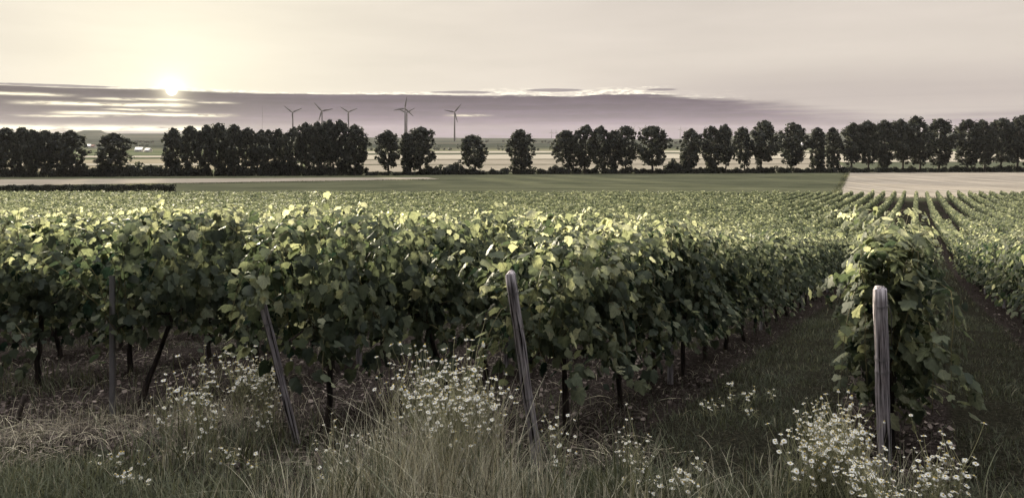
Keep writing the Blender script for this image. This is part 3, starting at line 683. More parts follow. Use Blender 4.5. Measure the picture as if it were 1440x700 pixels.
# ------------------------------------------------------------------ trees along the field edge
def tree_mesh(r, H=22.0, hw=6.0, low=.10, nclump=210, per=34, card=.64):
    """trunk with limbs, and a crown of leaf clumps that swells towards the upper third"""
    tb = MB(); lean = r.normal(0, .8, 2); sq = r.uniform(.75, 1.15); bulge = [(r.uniform(0, 6.28), r.uniform(.2, .9), r.uniform(-.32, .28)) for _ in range(5)]
    spine = [np.array([lean[0]*f*f + r.normal(0, .12), lean[1]*f*f + r.normal(0, .12), H*.85*f - .3]) for f in np.linspace(0, 1, 9)]
    tb.add(*tube(spine, np.linspace(.46, .09, 9), 8))
    env = lambda f: hw*(math.sin(math.pi*min(1, max(0, (f-low+.06)/(1.04-low)))**.95)**.45)*(0.62+.44*f)
    cl = []
    for i in range(nclump):
        f = low + (1-low)*r.beta(1.25, 1.0); a = r.uniform(0, 2*math.pi); q = math.sqrt(r.uniform(.08, 1.0))
        rad = r.uniform(.5, 1.3)*(hw/6)**.5; R_ = max(0.2, env(f)**sq*hw**(1-sq)*(1+sum(b[2]*math.exp(-((f-b[1])/.14)**2)*max(0, math.cos(a-b[0])) for b in bulge))*r.normal(1, .10)-rad*.35)*q
        cl.append((np.array([R_*math.cos(a)+lean[0]*f, R_*math.sin(a)+lean[1]*f, min(H*f, H-rad*.75)]), rad))
    for i in range(8):
        c = cl[i][0]; z0 = max(1.6, c[2]*r.uniform(.5, .75)); s0 = np.array([lean[0]*(z0/H)**2, lean[1]*(z0/H)**2, z0]); mid = (s0+c)/2 + [0, 0, .5]
        tb.add(*tube([s0, mid, c], [.16, .10, .03], 5))
    cb = MB(); quad = np.array([[-.5, -.32, 0], [.5, -.4, .1], [.42, .4, 0], [-.4, .36, .12]]); qf = np.array([[0, 1, 2, 3]])
    for c, rad in cl:
        d = unit(r.normal(0, 1, (per, 3))); q = rad*r.uniform(.2, 1.25, per)**.7
        P = c + d*q[:, None]*[.85, .85, 1.25]
        nr = d + r.normal(0, .6, (per, 3)) + [0, 0, .25]
        V, Fs = place(quad, qf, P, frames(nr, r.normal(0, 1, (per, 3))), card*r.uniform(.6, 1.3, per))
        cb.add(V, Fs, np.repeat(np.clip(.45 + .22*r.normal(0, 1, per) + r.normal(0, .24), 0, 1), 4))
    return tb.mesh('trunk', [M_TBARK], True), cb.mesh('crown', [M_TREE])
RT = np.random.default_rng(12)
TREES = [tree_mesh(RT, 22, 6, RT.uniform(.07, .21)) for _ in range(11)]
SLIM = [tree_mesh(RT, 22, 4.2, RT.uniform(.05, .10), 160, 34) for _ in range(3)]
TL = [  # x, top y, half width, label in photo pixels
 (-14, 181, 18, None), (8, 180, 17, None), (28, 180, 15, None), (46, 183, 14, None), (63, 184, 14, None), (81, 186, 14, None), (101, 184, 20, None),
 (156, 188, 24, 'round dark tree standing alone left of the long tree wall'),
 (242, 181, 15, None), (263, 178, 15, None), (288, 177, 15, None), (308, 174, 16, None), (328, 176, 15, None), (346, 180, 14, None), (362, 183, 12, None), (377, 183, 12, None),
 (393, 182, 13, None), (411, 180, 14, None), (430, 173, 15, None), (447, 172, 15, None), (465, 170, 16, None), (480, 170, 16, None), (499, 176, 18, None),
 (546, 184, 19, 'leafy tree with a bare lower stem left of the turbine pair tower'), (573, 187, 11, 'narrow tree squeezed in front of the overlapping turbine towers'), (591, 179, 24, 'broad tree just right of the overlapping turbine towers'),
 (668, 190, 20, 'smaller lone tree with open fields on both sides, nearest the rightmost big turbine'), (733, 183, 21, 'lone tree with rounded crown left of the two tiny turbines'),
 (800, 184, 19, None), (822, 177, 20, None), (846, 178, 14, None), (862, 184, 10, None), (880, 178, 17, None), (917, 178, 22, None),
 (970, 182, 17, 'tree with a gappy crown beginning the five tree group in the middle'), (1001, 178, 15, None), (1021, 176, 14, None), (1047, 179, 13, None), (1070, 171, 20, None),
 (1113, 174, 21, 'full crowned tree standing apart left of the stubble field corner'),
 (1149, 180, 12, None), (1172, 180, 11, None), (1197, 174, 17, None), (1221, 171, 13, None), (1243, 170, 15, None), (1270, 169, 16, None), (1294, 165, 17, None), (1321, 168, 18, None),
 (1361, 169, 17, None), (1385, 170, 15, None), (1407, 167, 16, None), (1431, 164, 18, None), (1456, 166, 18, None)]
GROUPS = [(-50, 130, 'the dark tree group at the left edge'), (220, 520, 'the long unbroken tree wall'), (790, 930, 'the six tree group beside the tiny turbines'), (980, 1090, 'the dense group over the green field'),
          (1140, 1335, 'the tall group behind the stubble field'), (1340, 1500, 'the group at the right edge')]
gi = {}
def tree_base(px): return at_px(px, float(np.interp(px, [0, 520, 760, 1440], [249.5, 247.0, 245.2, 242.2])))
for (px, top, hw, lab) in TL:
    X, Y, Z = tree_base(px); Y += RT.uniform(0, 5); X = (px-720)/F*Y; Z = gz(X, Y)
    H = (193-top)/F*Y - Z; w = hw/F*Y
    if lab is None:
        g = next(q for q in GROUPS if q[0] <= px <= q[1]); gi[g[2]] = gi.get(g[2], 0) + 1
        lab = f'{ORD[gi[g[2]]-1]} tree from the left in {g[2]}'
    slim = hw < 13
    tm, cm = (SLIM[int(RT.integers(3))] if slim else TREES[int(RT.integers(11))])
    t = thing('field_tree', lab, 'tree', (X, Y, Z-.2), RT.uniform(0, 6.28), 'trees lining the field edge')
    sx = w/(4.2 if slim else 6.0)*(1.15 if px < 1130 else 1.28); t.scale = (sx, sx, H/22.0)
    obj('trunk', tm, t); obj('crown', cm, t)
def shrub_mesh(r, W=4.0, H=3.0, n=16, per=70, card=.5):
    b = MB(); quad = np.array([[-.5, -.32, 0], [.5, -.4, .1], [.42, .4, 0], [-.4, .36, .12]]); qf = np.array([[0, 1, 2, 3]])
    for i in range(n):
        x = r.uniform(-W, W)*.85; rad = r.uniform(.7, 1.25); z = r.uniform(.3, 1)*max(.4, H*(1-(x/W)**2*.6)-rad); c = np.array([x, r.uniform(-1, 1), max(.4, z)])
        d = unit(r.normal(0, 1, (per, 3))); P = c + d*(rad*r.uniform(.3, 1.1, per)**.6)[:, None]; P[:, 2] = np.maximum(P[:, 2], .02)
        V, Fs = place(quad, qf, P, frames(d+r.normal(0, .6, (per, 3)), r.normal(0, 1, (per, 3))), card*r.uniform(.6, 1.3, per))
        b.add(V, Fs, np.repeat(np.clip(.45+.22*r.normal(0, 1, per), 0, 1), 4))
    return b.mesh('foliage', [M_SHRUB])
SHR = [shrub_mesh(RT) for _ in range(5)]
# x, half width, height in photo pixels, label
SL = [(200, 33, 22, 'wide rounded shrub between the lone round tree and the tree wall'), (140, 20, 18, 'dark shrub left of the lone round tree'), (118, 16, 22, 'dark shrub right of the left tree group'),
      (395, 30, 26, 'large dark shrub filling the foot of the long tree wall'), (605, 16, 14, 'dark shrub right of the broad tree by the turbine towers'), (640, 14, 19, 'pointed shrub left of the smaller lone tree'), (622, 16, 16, 'rounded shrub between the broad tree and the pointed shrub'),
      (692, 5, 11, 'tiny conical shrub between the two lone trees'), (782, 14, 14, 'rounded shrub right of the tree with rounded crown'), (950, 22, 22, 'pale loose shrub between the six tree group and the five tree group'), (1000, 15, 11, 'low domed shrub right of the gappy tree')]
for px in range(-20, 1460, 21):
    hh = 8 + 5*RT.random() if (px < 520 or px > 600) else 7
    if px < 520: hh += 6
    if 1330 < px < 1345 or 235 < px < 240: continue
    SL.append((px + RT.uniform(-4, 4), 15, hh, None))
for (px, hw, hp, lab) in SL:
    X, Y, Z = tree_base(px); Y += 1.5 + RT.uniform(-1.5, 2); X = (px-720)/F*Y; Z = gz(X, Y)
    o = obj('shrub', SHR[int(RT.integers(5))], None, (X, Y, Z-.1), (0, 0, RT.choice([0, math.pi])))
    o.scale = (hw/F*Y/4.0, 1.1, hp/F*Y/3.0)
    if lab: tag(o, lab, 'shrub', 'shrubs under the field trees')
    else: tag(o, 'low dark shrub in the hedge line under the field trees', 'shrub', 'low hedge shrubs under the field trees')
# clipped dark hedge across the left of the plain
hb = MB(); r = RT
ax, ay, _ = at_px(-60, 272); bx, by, _ = at_px(246, 270.2)
n = 9000; f = r.random(n); hh = 2.25*r.uniform(0, 1, n)**.55; ww = r.uniform(-1, 1, n)*1.1
dx, dy = unit(np.array([bx-ax, by-ay])); X = ax+(bx-ax)*f - dy*ww; Y = ay+(by-ay)*f + dx*ww
P = np.column_stack([X, Y, ground(X, Y)+hh*(.93+.07*np.sin(X*1.3))])
V, Fs = place(np.array([[-.5, -.32, 0], [.5, -.4, .1], [.42, .4, 0], [-.4, .36, .12]]), np.array([[0, 1, 2, 3]]), P, frames(r.normal(0, 1, (n, 3))+[0, -.6, .4], r.normal(0, 1, (n, 3))), .36*r.uniform(.6, 1.3, n))
hb.add(V, Fs, np.repeat(np.clip(.4+.2*r.normal(0, 1, n), 0, 1), 4))
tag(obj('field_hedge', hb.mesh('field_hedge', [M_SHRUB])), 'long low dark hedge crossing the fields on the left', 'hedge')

# ------------------------------------------------------------------ far plain: houses, copses, turbines
def house(px, py, W, D, Hh, rz, roofm, label):
    Y = np.geomspace(300, 1700, 3000); yy = 193 - F*ground((px-720)/F*Y, Y)/Y; i = int(np.argmin(np.abs(yy-py))); Y = float(Y[i]); X = (px-720)/F*Y
    t = thing('farm_house', label, 'house', (X, Y, gz(X, Y)-.3), rz, 'houses out on the plain')
    bm = MB(); v = [(-W, -D, 0), (W, -D, 0), (W, D, 0), (-W, D, 0), (-W, -D, Hh), (W, -D, Hh), (W, D, Hh), (-W, D, Hh)]
    bm.add(v, [(0, 1, 5, 4), (1, 2, 6, 5), (2, 3, 7, 6), (3, 0, 4, 7)])
    g = [(-W, -D, Hh), (-W, D, Hh), (-W, 0, Hh+D*.75), (W, -D, Hh), (W, D, Hh), (W, 0, Hh+D*.75)]; bm.add(g, [(0, 1, 2), (4, 3, 5)]); obj('wall', bm.mesh('wall', [M_HWALL]), t)
    rb = MB(); e = .5; th = .25
    for s in (-1, 1):
        a = [(-W-e, s*(D+e), Hh-.35), (W+e, s*(D+e), Hh-.35), (W+e, 0, Hh+D*.75+.1), (-W-e, 0, Hh+D*.75+.1)]; q = a + [(p[0], p[1], p[2]+th) for p in a]
        rb.add(q, [(0, 1, 2, 3), (4, 5, 6, 7), (0, 1, 5, 4), (1, 2, 6, 5), (2, 3, 7, 6), (3, 0, 4, 7)])
    obj('roof', rb.mesh('roof', [roofm]), t)
    for q in (-.6, -.2, .2, .6):
        wb = MB(); c = q*W; wb.add([(c-.6, -D-.03, 1.2), (c+.6, -D-.03, 1.2), (c+.6, -D-.03, 2.6), (c-.6, -D-.03, 2.6), (c-.6, -D+.02, 1.2), (c+.6, -D+.02, 1.2), (c+.6, -D+.02, 2.6), (c-.6, -D+.02, 2.6)], [(0, 1, 2, 3), (0, 1, 5, 4), (1, 2, 6, 5), (2, 3, 7, 6), (3, 0, 4, 7)])
        obj('window', wb.mesh('window', [M_HWIN]), t)
house(196, 213.6, 4.6, 4.5, 3.0, .15, M_HROOF, 'larger farm house with bright pale roof right of the lone round tree')
house(208.5, 213.8, 3.4, 3.6, 2.6, -.2, M_HROOF, 'smaller farm house with pale roof right of the larger one')
house(124.5, 207.6, 4.5, 4.5, 3.4, .3, M_HROOF, 'small pale house seen between the left tree group and lone tree')
house(132, 208.0, 4.0, 4.0, 3.0, -.3, M_HROOF2, 'small house with dark roof beside the pale house left of the lone tree')
house(1127, 206.5, 9, 6, 5, .2, M_HROOF, 'pale roofed barn in the gap left of the tall tree group')
def copses():
    r = np.random.default_rng(31); b = MB(); quad = np.array([[-.5, -.32, 0], [.5, -.4, .1], [.42, .4, 0], [-.4, .36, .12]]); qf = np.array([[0, 1, 2, 3]])
    spots = [(px, 209.5, 6, 7) for px in (612, 618, 644, 646, 658, 661, 700, 706, 712, 718, 776, 780, 785, 790)]
    lines = [(110, 250, 201, 40), (110, 250, 206, 30), (480, 760, 211.2, 40), (1040, 1070, 206, 20), (1330, 1350, 210, 30), (1100, 1440, 211.5, 50), (500, 800, 200.5, 22), (740, 1000, 202, 24)]
    for a, c, py, n in lines: spots += [(r.uniform(a, c), py + r.normal(0, .35), 3.5, 3.2) for _ in range(n)]
    Yg = np.geomspace(700, 5000, 5000)
    for px, py, w, h in spots:
        yy = 193 - F*ground((px-720)/F*Yg, Yg)/Yg; i = int(np.argmin(np.abs(yy-py))); Y = float(Yg[i]); X = (px-720)/F*Y
        k = Y/F; n = 46; d = unit(r.normal(0, 1, (n, 3))); q = r.uniform(.5, 1.1, n)[:, None]
        P = np.array([X, Y, gz(X, Y)+h*k*.42]) + d*q*[w*k*.5, 4, h*k*.5]
        V, Fs = place(quad, qf, P, frames(d+r.normal(0, .5, (n, 3)), r.normal(0, 1, (n, 3))), 1.0*k*r.uniform(.8, 1.5, n)); b.add(V, Fs, np.repeat(np.clip(.5+.2*r.normal(0, 1, n), 0, 1), 4))
    tag(obj('far_woodland', b.mesh('far_woodland', [M_TREE])), 'far copses and hedgerows dotted over the hazy hills', 'woodland', kind='stuff')
copses()

def turbine(px, py, Y, tips, label, blade_px=None, group='wind turbines on the horizon'):
    X = (px-720)/F*Y; zg = gz(X, Y); hub = (193-py)/F*Y - zg
    t = thing('wind_turbine', label, 'wind turbine', (X, Y, zg), 0, group); k = Y/3000.0
    b = MB(); b.add(*tube([(0, 0, -3), (0, 0, hub*.5), (0, 0, hub-1.5)], [3.8*k**.3, 3.0*k**.3, 2.1*k**.3], 16)); obj('tower', b.mesh('tower', [M_TURB], True), t)
    b = MB(); b.add(*tube([(0, 5.5, hub), (0, 4, hub), (0, -3, hub), (0, -4.2, hub)], [1.2, 2.0, 2.1, 1.4], 12)); obj('nacelle', b.mesh('nacelle', [M_TURB], True), t)
    b = MB(); b.add(*tube([(0, -4.2, hub), (0, -5.6, hub), (0, -6.8, hub), (0, -7.3, hub)], [1.5, 1.6, 1.0, .3], 12)); obj('hub', b.mesh('hub', [M_TURB], True), t)
    for (dx, dy) in tips:
        d = np.array([dx, 0, -dy]); L = blade_px/F*Y; d = d/np.linalg.norm(d)
        p = np.array([d[2], 0, -d[0]])
        V, Q = [], []; prof = [(0, .9, .9), (.06, 1.0, .9), (.2, 2.0, .5), (.5, 1.35, .3), (.85, .75, .16), (1.0, .2, .06)]
        for f, ch, th in prof:
            c = np.array([0, -5.6, hub]) + d*(1.0 + f*L)
            for a in range(8):
                an = 2*math.pi*a/8; V.append(c + p*ch*1.7*math.cos(an) + np.array([0, th*math.sin(an), 0]))
        for i in range(len(prof)-1):
            for a in range(8): Q.append((i*8+a, i*8+(a+1) % 8, (i+1)*8+(a+1) % 8, (i+1)*8+a))
        b = MB(); b.add(V, Q); obj('blade', b.mesh('blade', [M_TURB], True), t)
def tri(a): return [(math.sin(R(a+q)), -math.cos(R(a+q))) for q in (0, 120, 240)]
turbine(411.7, 158.3, 2900, [(-11.5, -8.9), (12.1, -5.2), (.6, 14)], 'leftmost large wind turbine over the tree wall', 14.5)
turbine(452.9, 156.3, 2700, [(-11, -12.1), (15, -2.8), (-4.4, 14.7)], 'large wind turbine with its third blade swung left of the tower, second from the left', 16)
turbine(490.2, 157.7, 3050, [(-10.8, -6.9), (12.5, -4.8), (-.6, 13.5)], 'large wind turbine above the right end of the tree wall', 13.5)
turbine(569.7, 152.7, 2600, [(2.7, -15.7), (-16.7, 2.9), (12, 11)], 'taller of the two overlapping wind turbines', 16.4)
turbine(572.0, 158.8, 2950, [(11.6, -6.5), (-12.6, -5.6), (1, 13.2)], 'shorter of the two overlapping wind turbines', 13.4)
turbine(639.3, 157.9, 2850, [(-14.8, -2.9), (9.9, -11.7), (4.5, 15)], 'rightmost large wind turbine standing alone over open fields', 15.3)
turbine(775.6, 186.0, 8600, tri(5), 'left one of the two tiny wind turbines on the horizon', 4.6)
turbine(782.0, 186.3, 8700, tri(0), 'right one of the two tiny wind turbines on the horizon', 4.4)
turbine(891, 180.5, 8200, tri(30), 'tiny wind turbine left of the crown of the tree before the middle gap', 5)
turbine(900.5, 181, 8300, tri(70), 'tiny wind turbine just left of the last crown of the six tree group', 5)
turbine(956.5, 182, 8400, tri(10), 'tiny wind turbine over the gap before the gappy tree', 5)
mt = thing('radio_mast', 'very thin faint mast rising behind the long tree wall', 'mast', ((369-720)/F*3400, 3400, gz((369-720)/F*3400, 3400)))
b = MB(); Hm = 160
for a in range(3):
    th = 2.094*a; b.add(*tube([(1.1*math.cos(th), 1.1*math.sin(th), -2), (.5*math.cos(th), .5*math.sin(th), Hm)], .16, 4))
for q in range(40):
    for a in range(3):
        f0, f1 = q/40, (q+1)/40; r0, r1 = 1.1-.6*f0, 1.1-.6*f1; t0, t1 = 2.094*a, 2.094*(a+1)
        b.add(*tube([(r0*math.cos(t0), r0*math.sin(t0), Hm*f0), (r1*math.cos(t1), r1*math.sin(t1), Hm*f1)], .09, 3, False))
obj('lattice', b.mesh('lattice', [M_TURB]), mt)

# ------------------------------------------------------------------ ground vegetation (uncountable)
def blades(name, X, Y, hgt, wid, tint, material, label, cat, bend=.5, zoff=0.0, seg=3, r=None, up=1.0):
    r = r or np.random.default_rng(1); N = len(X); a = r.uniform(0, 2*math.pi, N); bd = np.abs(r.normal(bend, .3, N))*hgt
    face = a + math.pi/2 + r.normal(0, .5, N)
    base = np.column_stack([X, Y, ground(X, Y)+zoff-.01]); V = np.zeros((N, seg*2+1, 3))
    for i in range(seg+1):
        f = i/seg; c = base + np.column_stack([np.cos(a)*bd*f*f, np.sin(a)*bd*f*f, hgt*(f*up-.25*np.minimum(1, bd/hgt)*f*f)])
        w = (wid*(1-f)**.7)[:, None]*np.column_stack([np.cos(face), np.sin(face), np.zeros(N)])
        if i < seg: V[:, 2*i] = c-w; V[:, 2*i+1] = c+w
        else: V[:, 2*seg] = c
    o = (np.arange(N)*(seg*2+1))[:, None]
    Q = np.concatenate([o + np.array([[2*i, 2*i+1, 2*i+3, 2*i+2]]) for i in range(seg-1)]); T = o + np.array([[2*seg-2, 2*seg-1, 2*seg]])
    t = np.repeat(np.clip(tint, 0, 1), seg*2+1)
    me = mesh_np(name, V.reshape(-1, 3), [T, Q], [material], None, {'tint': t, 'luv': np.zeros((len(t), 3))})
    return tag(obj(name, me), label, cat, None, 'stuff')
def snoise(X, Y): return (np.sin(X*2.1+1)+np.sin(Y*2.7+X)+np.sin(X*4.3-Y*3.1)+np.sin(Y*6.1+X*1.3+2))/4
RG = np.random.default_rng(77)
def grass():
    Xs, Ys, Hs, Ws, Ti = [], [], [], [], []
    def region(n, y0, y1, pw, keep, h, w, tb=-0.08):
        Y = y0 + (y1-y0)*RG.random(n)**pw; X = RG.uniform(-.82, .82, n)*(Y+.6)
        m = keep(X, Y) > RG.random(n); X, Y = X[m], Y[m]
        Ti.append(np.full(len(X), tb)); Xs.append(X); Ys.append(Y); Hs.append(h(X, Y)*RG.uniform(.5, 1.3, len(X))); Ws.append(w(Y)*RG.uniform(.7, 1.3, len(X)))
    def lane(X, Y):
        d, n = row_dist(X, Y); s = RV[0]*X+RV[1]*Y
        k = np.clip((d-.32)/.3, 0, 1)*(n > -2.9)
        k = np.maximum(k, .10*(n > -2.9))
        k = np.where(n < -2.66, np.where((d > .5) & (Y > 11), .8, .05), k)
        return np.clip(k*(.75+.5*snoise(X, Y)), 0, 1)
    def head(X, Y):
        d, n = row_dist(X, Y); s = RV[0]*X+RV[1]*Y
        edge = np.interp(n, [-12, -7, -4.6, -2.7, 0, 3], [2.6, 2.75, 3.6, 4.4, 5.6, 6.6])
        return np.clip((edge-s)/.35, 0, 1)*(.7+.4*snoise(X*1.5, Y*1.5)) + (d < .5)*(n < -4)*.12
    region(110000, 3.2, 8.5, .8, head, lambda X, Y: .15+.07*snoise(X, Y), lambda Y: .0029+0*Y, .10)
    region(150000, 4.5, 16, .9, lane, lambda X, Y: .085+.04*snoise(X, Y), lambda Y: .0028+.0001*Y)
    region(90000, 15, 60, .8, lane, lambda X, Y: .12+.04*snoise(X, Y), lambda Y: .004+.00025*Y)
    X, Y, H, W = map(np.concatenate, (Xs, Ys, Hs, Ws))
    blades('grass', X, Y, H, W, .36+np.concatenate(Ti)+.2*RG.normal(0, 1, len(X))+.12*snoise(X*.7, Y*.7)+.5*(RG.random(len(X)) < .06), M_GRASS, 'short dull green grass growing in the lanes and along the headland', 'grass', .6, r=RG)
grass()
def mulch():
    # dead leaves and prunings lying under the vines
    n = 42000; Y = 4.2+18*RG.random(n)**1.5; X = RG.uniform(-.85, .80, n)*(Y+.6); d, nn = row_dist(X, Y); s = RV[0]*X+RV[1]*Y
    edge = np.interp(nn, [-12, -7, -4.6, -2.7, 0, 3], [2.5, 2.6, 3.4, 4.2, 5.3, 6.2])
    keep = (((nn < -2.3) | (d < .5)) & (s > edge)) & (RG.random(n) < .55+.5*snoise(X, Y)); X, Y = X[keep], Y[keep]; n = len(X)
    P = np.column_stack([X, Y, ground(X, Y)+.012+.03*RG.random(n)])
    tv = np.array([[-.5, -.25, 0], [0, -.4, .12], [.5, -.2, .02], [.55, .25, .14], [0, .4, 0], [-.45, .3, .16]]); tf = np.array([[0, 1, 4, 5], [1, 2, 3, 4]])
    V, Fs = place(tv, tf, P, frames(RG.normal(0, .45, (n, 3))+[0, 0, 1], RG.normal(0, 1, (n, 3))), .018+.042*RG.random(n)**2)
    b = MB(); b.add(V, Fs, np.repeat(np.clip(.45+.25*RG.normal(0, 1, n), 0, 1), 6))
    tag(obj('leaf_litter', b.mesh('leaf_litter', [M_LITTER])), 'brown dead leaves and prunings littering the soil under the vines', 'leaf litter', kind='stuff')
    # straw lying flat
    n = 9000; Y = 4.6+9*RG.random(n)**1.4; X = RG.uniform(-.85, .5, n)*(Y+.5); d, nn = row_dist(X, Y); s = RV[0]*X+RV[1]*Y
    edge = np.interp(nn, [-12, -7, -4.6, -2.7, 0, 3], [2.7, 2.8, 3.5, 4.3, 5.4, 6.4])
    keep = (s > edge-.05) & ((nn < -2.2) | (d < .45)) & (RG.random(n) < .5+.6*snoise(X, Y)); X, Y = X[keep], Y[keep]
    # heaps of straw on the left, in front of the stake
    for (px, py, m, rd) in ((10, 622, 300, .22), (62, 612, 220, .22), (118, 606, 260, .2), (175, 618, 160, .25), (250, 600, 150, .3), (50, 645, 150, .25), (830, 650, 450, .35), (300, 590, 300, .3)):
        cx, cy, _ = at_px(px, py); X = np.concatenate([X, cx+RG.normal(0, rd, m)]); Y = np.concatenate([Y, cy+RG.normal(0, rd*.7, m)])
    n = len(X); L = RG.uniform(.08, .34, n); a = RG.uniform(0, 2*math.pi, n); cur = RG.normal(0, .5, n); lift = np.abs(RG.normal(0, .035, n)); arch = np.abs(RG.normal(0, .22, n))*L
    seg = 5; V = np.zeros((n, seg*2, 3)); z0 = ground(X, Y)+.01
    for i in range(seg):
        f = i/(seg-1); an = a+cur*f; cx = X+np.cos(an)*L*f; cy = Y+np.sin(an)*L*f; cz = z0+lift+arch*4*f*(1-f)
        w = RG.uniform(.0013, .0026, n)*(1-.5*f); V[:, 2*i] = np.column_stack([cx-np.sin(an)*w, cy+np.cos(an)*w, cz]); V[:, 2*i+1] = np.column_stack([cx+np.sin(an)*w, cy-np.cos(an)*w, cz+w])
    o = (np.arange(n)*seg*2)[:, None]; Q = np.concatenate([o+np.array([[2*i, 2*i+1, 2*i+3, 2*i+2]]) for i in range(seg-1)])
    t = np.repeat(np.clip(.36+.24*RG.normal(0, 1, n), 0, 1), seg*2)
    me = mesh_np('straw_mulch', V.reshape(-1, 3), [Q], [M_STRAW], None, {'tint': t, 'luv': np.zeros((len(t), 3))})
    tag(obj('straw_mulch', me), 'bleached straw strewn and heaped over the soil under the vines', 'straw', kind='stuff')
mulch()
def dry_grass():
    X, Y, H = [], [], []
    for (px, py, n, rx, ry, h) in ((625, 725, 1000, .30, .28, .80), (590, 760, 400, .30, .25, .62), (690, 750, 400, .25, .2, .42), (470, 745, 220, .4, .2, .42), (520, 715, 220, .3, .2, .38), (420, 745, 60, .25, .15, .42),
                                   (860, 740, 300, .5, .2, .38), (300, 640, 260, .35, .3, .30), (260, 590, 200, .3, .3, .32), (350, 600, 200, .3, .3, .34), (1210, 705, 260, .3, .2, .38), (80, 600, 120, .5, .25, .3), (940, 700, 250, .5, .3, .25)):
        cy = None; cx, cy, _ = at_px(px, min(py, 760)); X.append(cx+RG.normal(0, rx, n)); Y.append(cy+RG.normal(0, ry, n)); H.append(h*RG.uniform(.45, 1.25, n))
    X, Y, H = map(np.concatenate, (X, Y, H))
    blades('dry_grass', X, Y, H, np.full(len(X), .0022)*RG.uniform(.7, 1.4, len(X)), .80+.22*RG.normal(0, 1, len(X)), M_STRAW, 'tall straw coloured dry grass among the daisies', 'grass', .30, seg=5, r=RG)
dry_grass()
def margins():
    n = 5000; f = RG.random(n); a, b = np.array([xe(1172, YE+1), YE+1]), np.array([xe(1192, 338), 338.0])
    X = a[0]+(b[0]-a[0])*f+RG.normal(0, .55, n); Y = a[1]+(b[1]-a[1])*f+RG.normal(0, .8, n)
    m = 9000; X = np.concatenate([X, RG.uniform(-140, 230, m)]); Y = np.concatenate([Y, YE+1+np.abs(RG.normal(0, 1.1, m))])
    m = 5000; g = RG.random(m); c, d = np.array(at_px(-60, 264)[:2]), np.array(at_px(620, 252.8)[:2]); X = np.concatenate([X, c[0]+(d[0]-c[0])*g]); Y = np.concatenate([Y, c[1]+(d[1]-c[1])*g+RG.normal(0, 1.0, m)])
    N = len(X); blades('field_margin_grass', X, Y, .45*RG.uniform(.3, 1.3, N), np.full(N, .05), .5+.2*RG.normal(0, 1, N), M_GRASS, 'rough grass along the edges of the fields', 'grass', .4, .1, r=RG)
margins()
def weeds():
    X, Y, H = [], [], []
    for (px, py, n, rx, ry, h) in ((620, 725, 700, .32, .28, .58), (300, 640, 600, .40, .32, .32), (60, 700, 350, .5, .25, .20), (450, 715, 300, .5, .25, .24), (860, 700, 450, .5, .35, .22), (1000, 640, 300, .5, .6, .12),
                                   (1060, 560, 250, .7, .8, .10), (1190, 715, 350, .32, .2, .34), (60, 540, 500, .8, .5, .24), (820, 590, 300, .5, .5, .18), (1150, 470, 250, .9, 1.5, .11), (530, 720, 160, .12, .12, .5), (475, 725, 120, .1, .1, .45), (880, 715, 160, .15, .12, .5)):
        cx, cy, _ = at_px(px, py); X.append(cx+RG.normal(0, rx, n)); Y.append(cy+RG.normal(0, ry, n)); H.append(h*RG.uniform(.4, 1.25, n))
    X, Y, H = map(np.concatenate, (X, Y, H))
    blades('weeds', X, Y, H, .0045*RG.uniform(.6, 1.6, len(X)), .44+.22*RG.normal(0, 1, len(X)), M_GRASS, 'rank green weeds growing among the daisies and under the vines', 'weeds', .45, seg=4, r=RG)
weeds()

# ------------------------------------------------------------------ daisies (scentless chamomile)
def flower_mesh(r, kind):
    b = MB(); n = 13; rad = .0165
    droop = {'open': -.10, 'flat': .0, 'old': -.85}[kind]; L = {'open': 1.0, 'flat': 1.05, 'old': .8}[kind]
    for i in range(n):
        a = 2*math.pi*i/n + r.normal(0, .06); d = np.array([math.cos(a), math.sin(a), 0]); p = np.array([-d[1], d[0], 0]); dr = droop + r.normal(0, .10)
        q = lambda f, w: d*(.0035+(rad*L-.0035)*f*(1-.25*abs(dr))) + p*w + np.array([0, 0, .001+rad*dr*f*f])
        b.add([q(0, -.0012), q(0, .0012), q(.6, .0031), q(1, .0016), q(1, -.0016), q(.6, -.0031)], [(0, 1, 2, 5), (5, 2, 3, 4)], r.uniform(0, 1), None, 0)
    V, Q = [], []
    rings = [(.0055, -.001), (.0058, .0015), (.0042, .004 if kind != 'old' else .006), (.0016, .0052 if kind != 'old' else .008)]
    for rr, z in rings:
        for k in range(8): V.append((rr*math.cos(k*math.pi/4), rr*math.sin(k*math.pi/4), z))
    for i in range(3):
        for k in range(8): Q.append((i*8+k, i*8+(k+1) % 8, (i+1)*8+(k+1) % 8, (i+1)*8+k))
    Q.append((24, 26, 28, 30)); b.add(V, Q, .5, None, 1)
    return b.mesh('flower_head', [M_PETAL, M_YELLOW])
RF = np.random.default_rng(8)
FL = [flower_mesh(RF, k) for k in ('open', 'open', 'flat', 'old')]
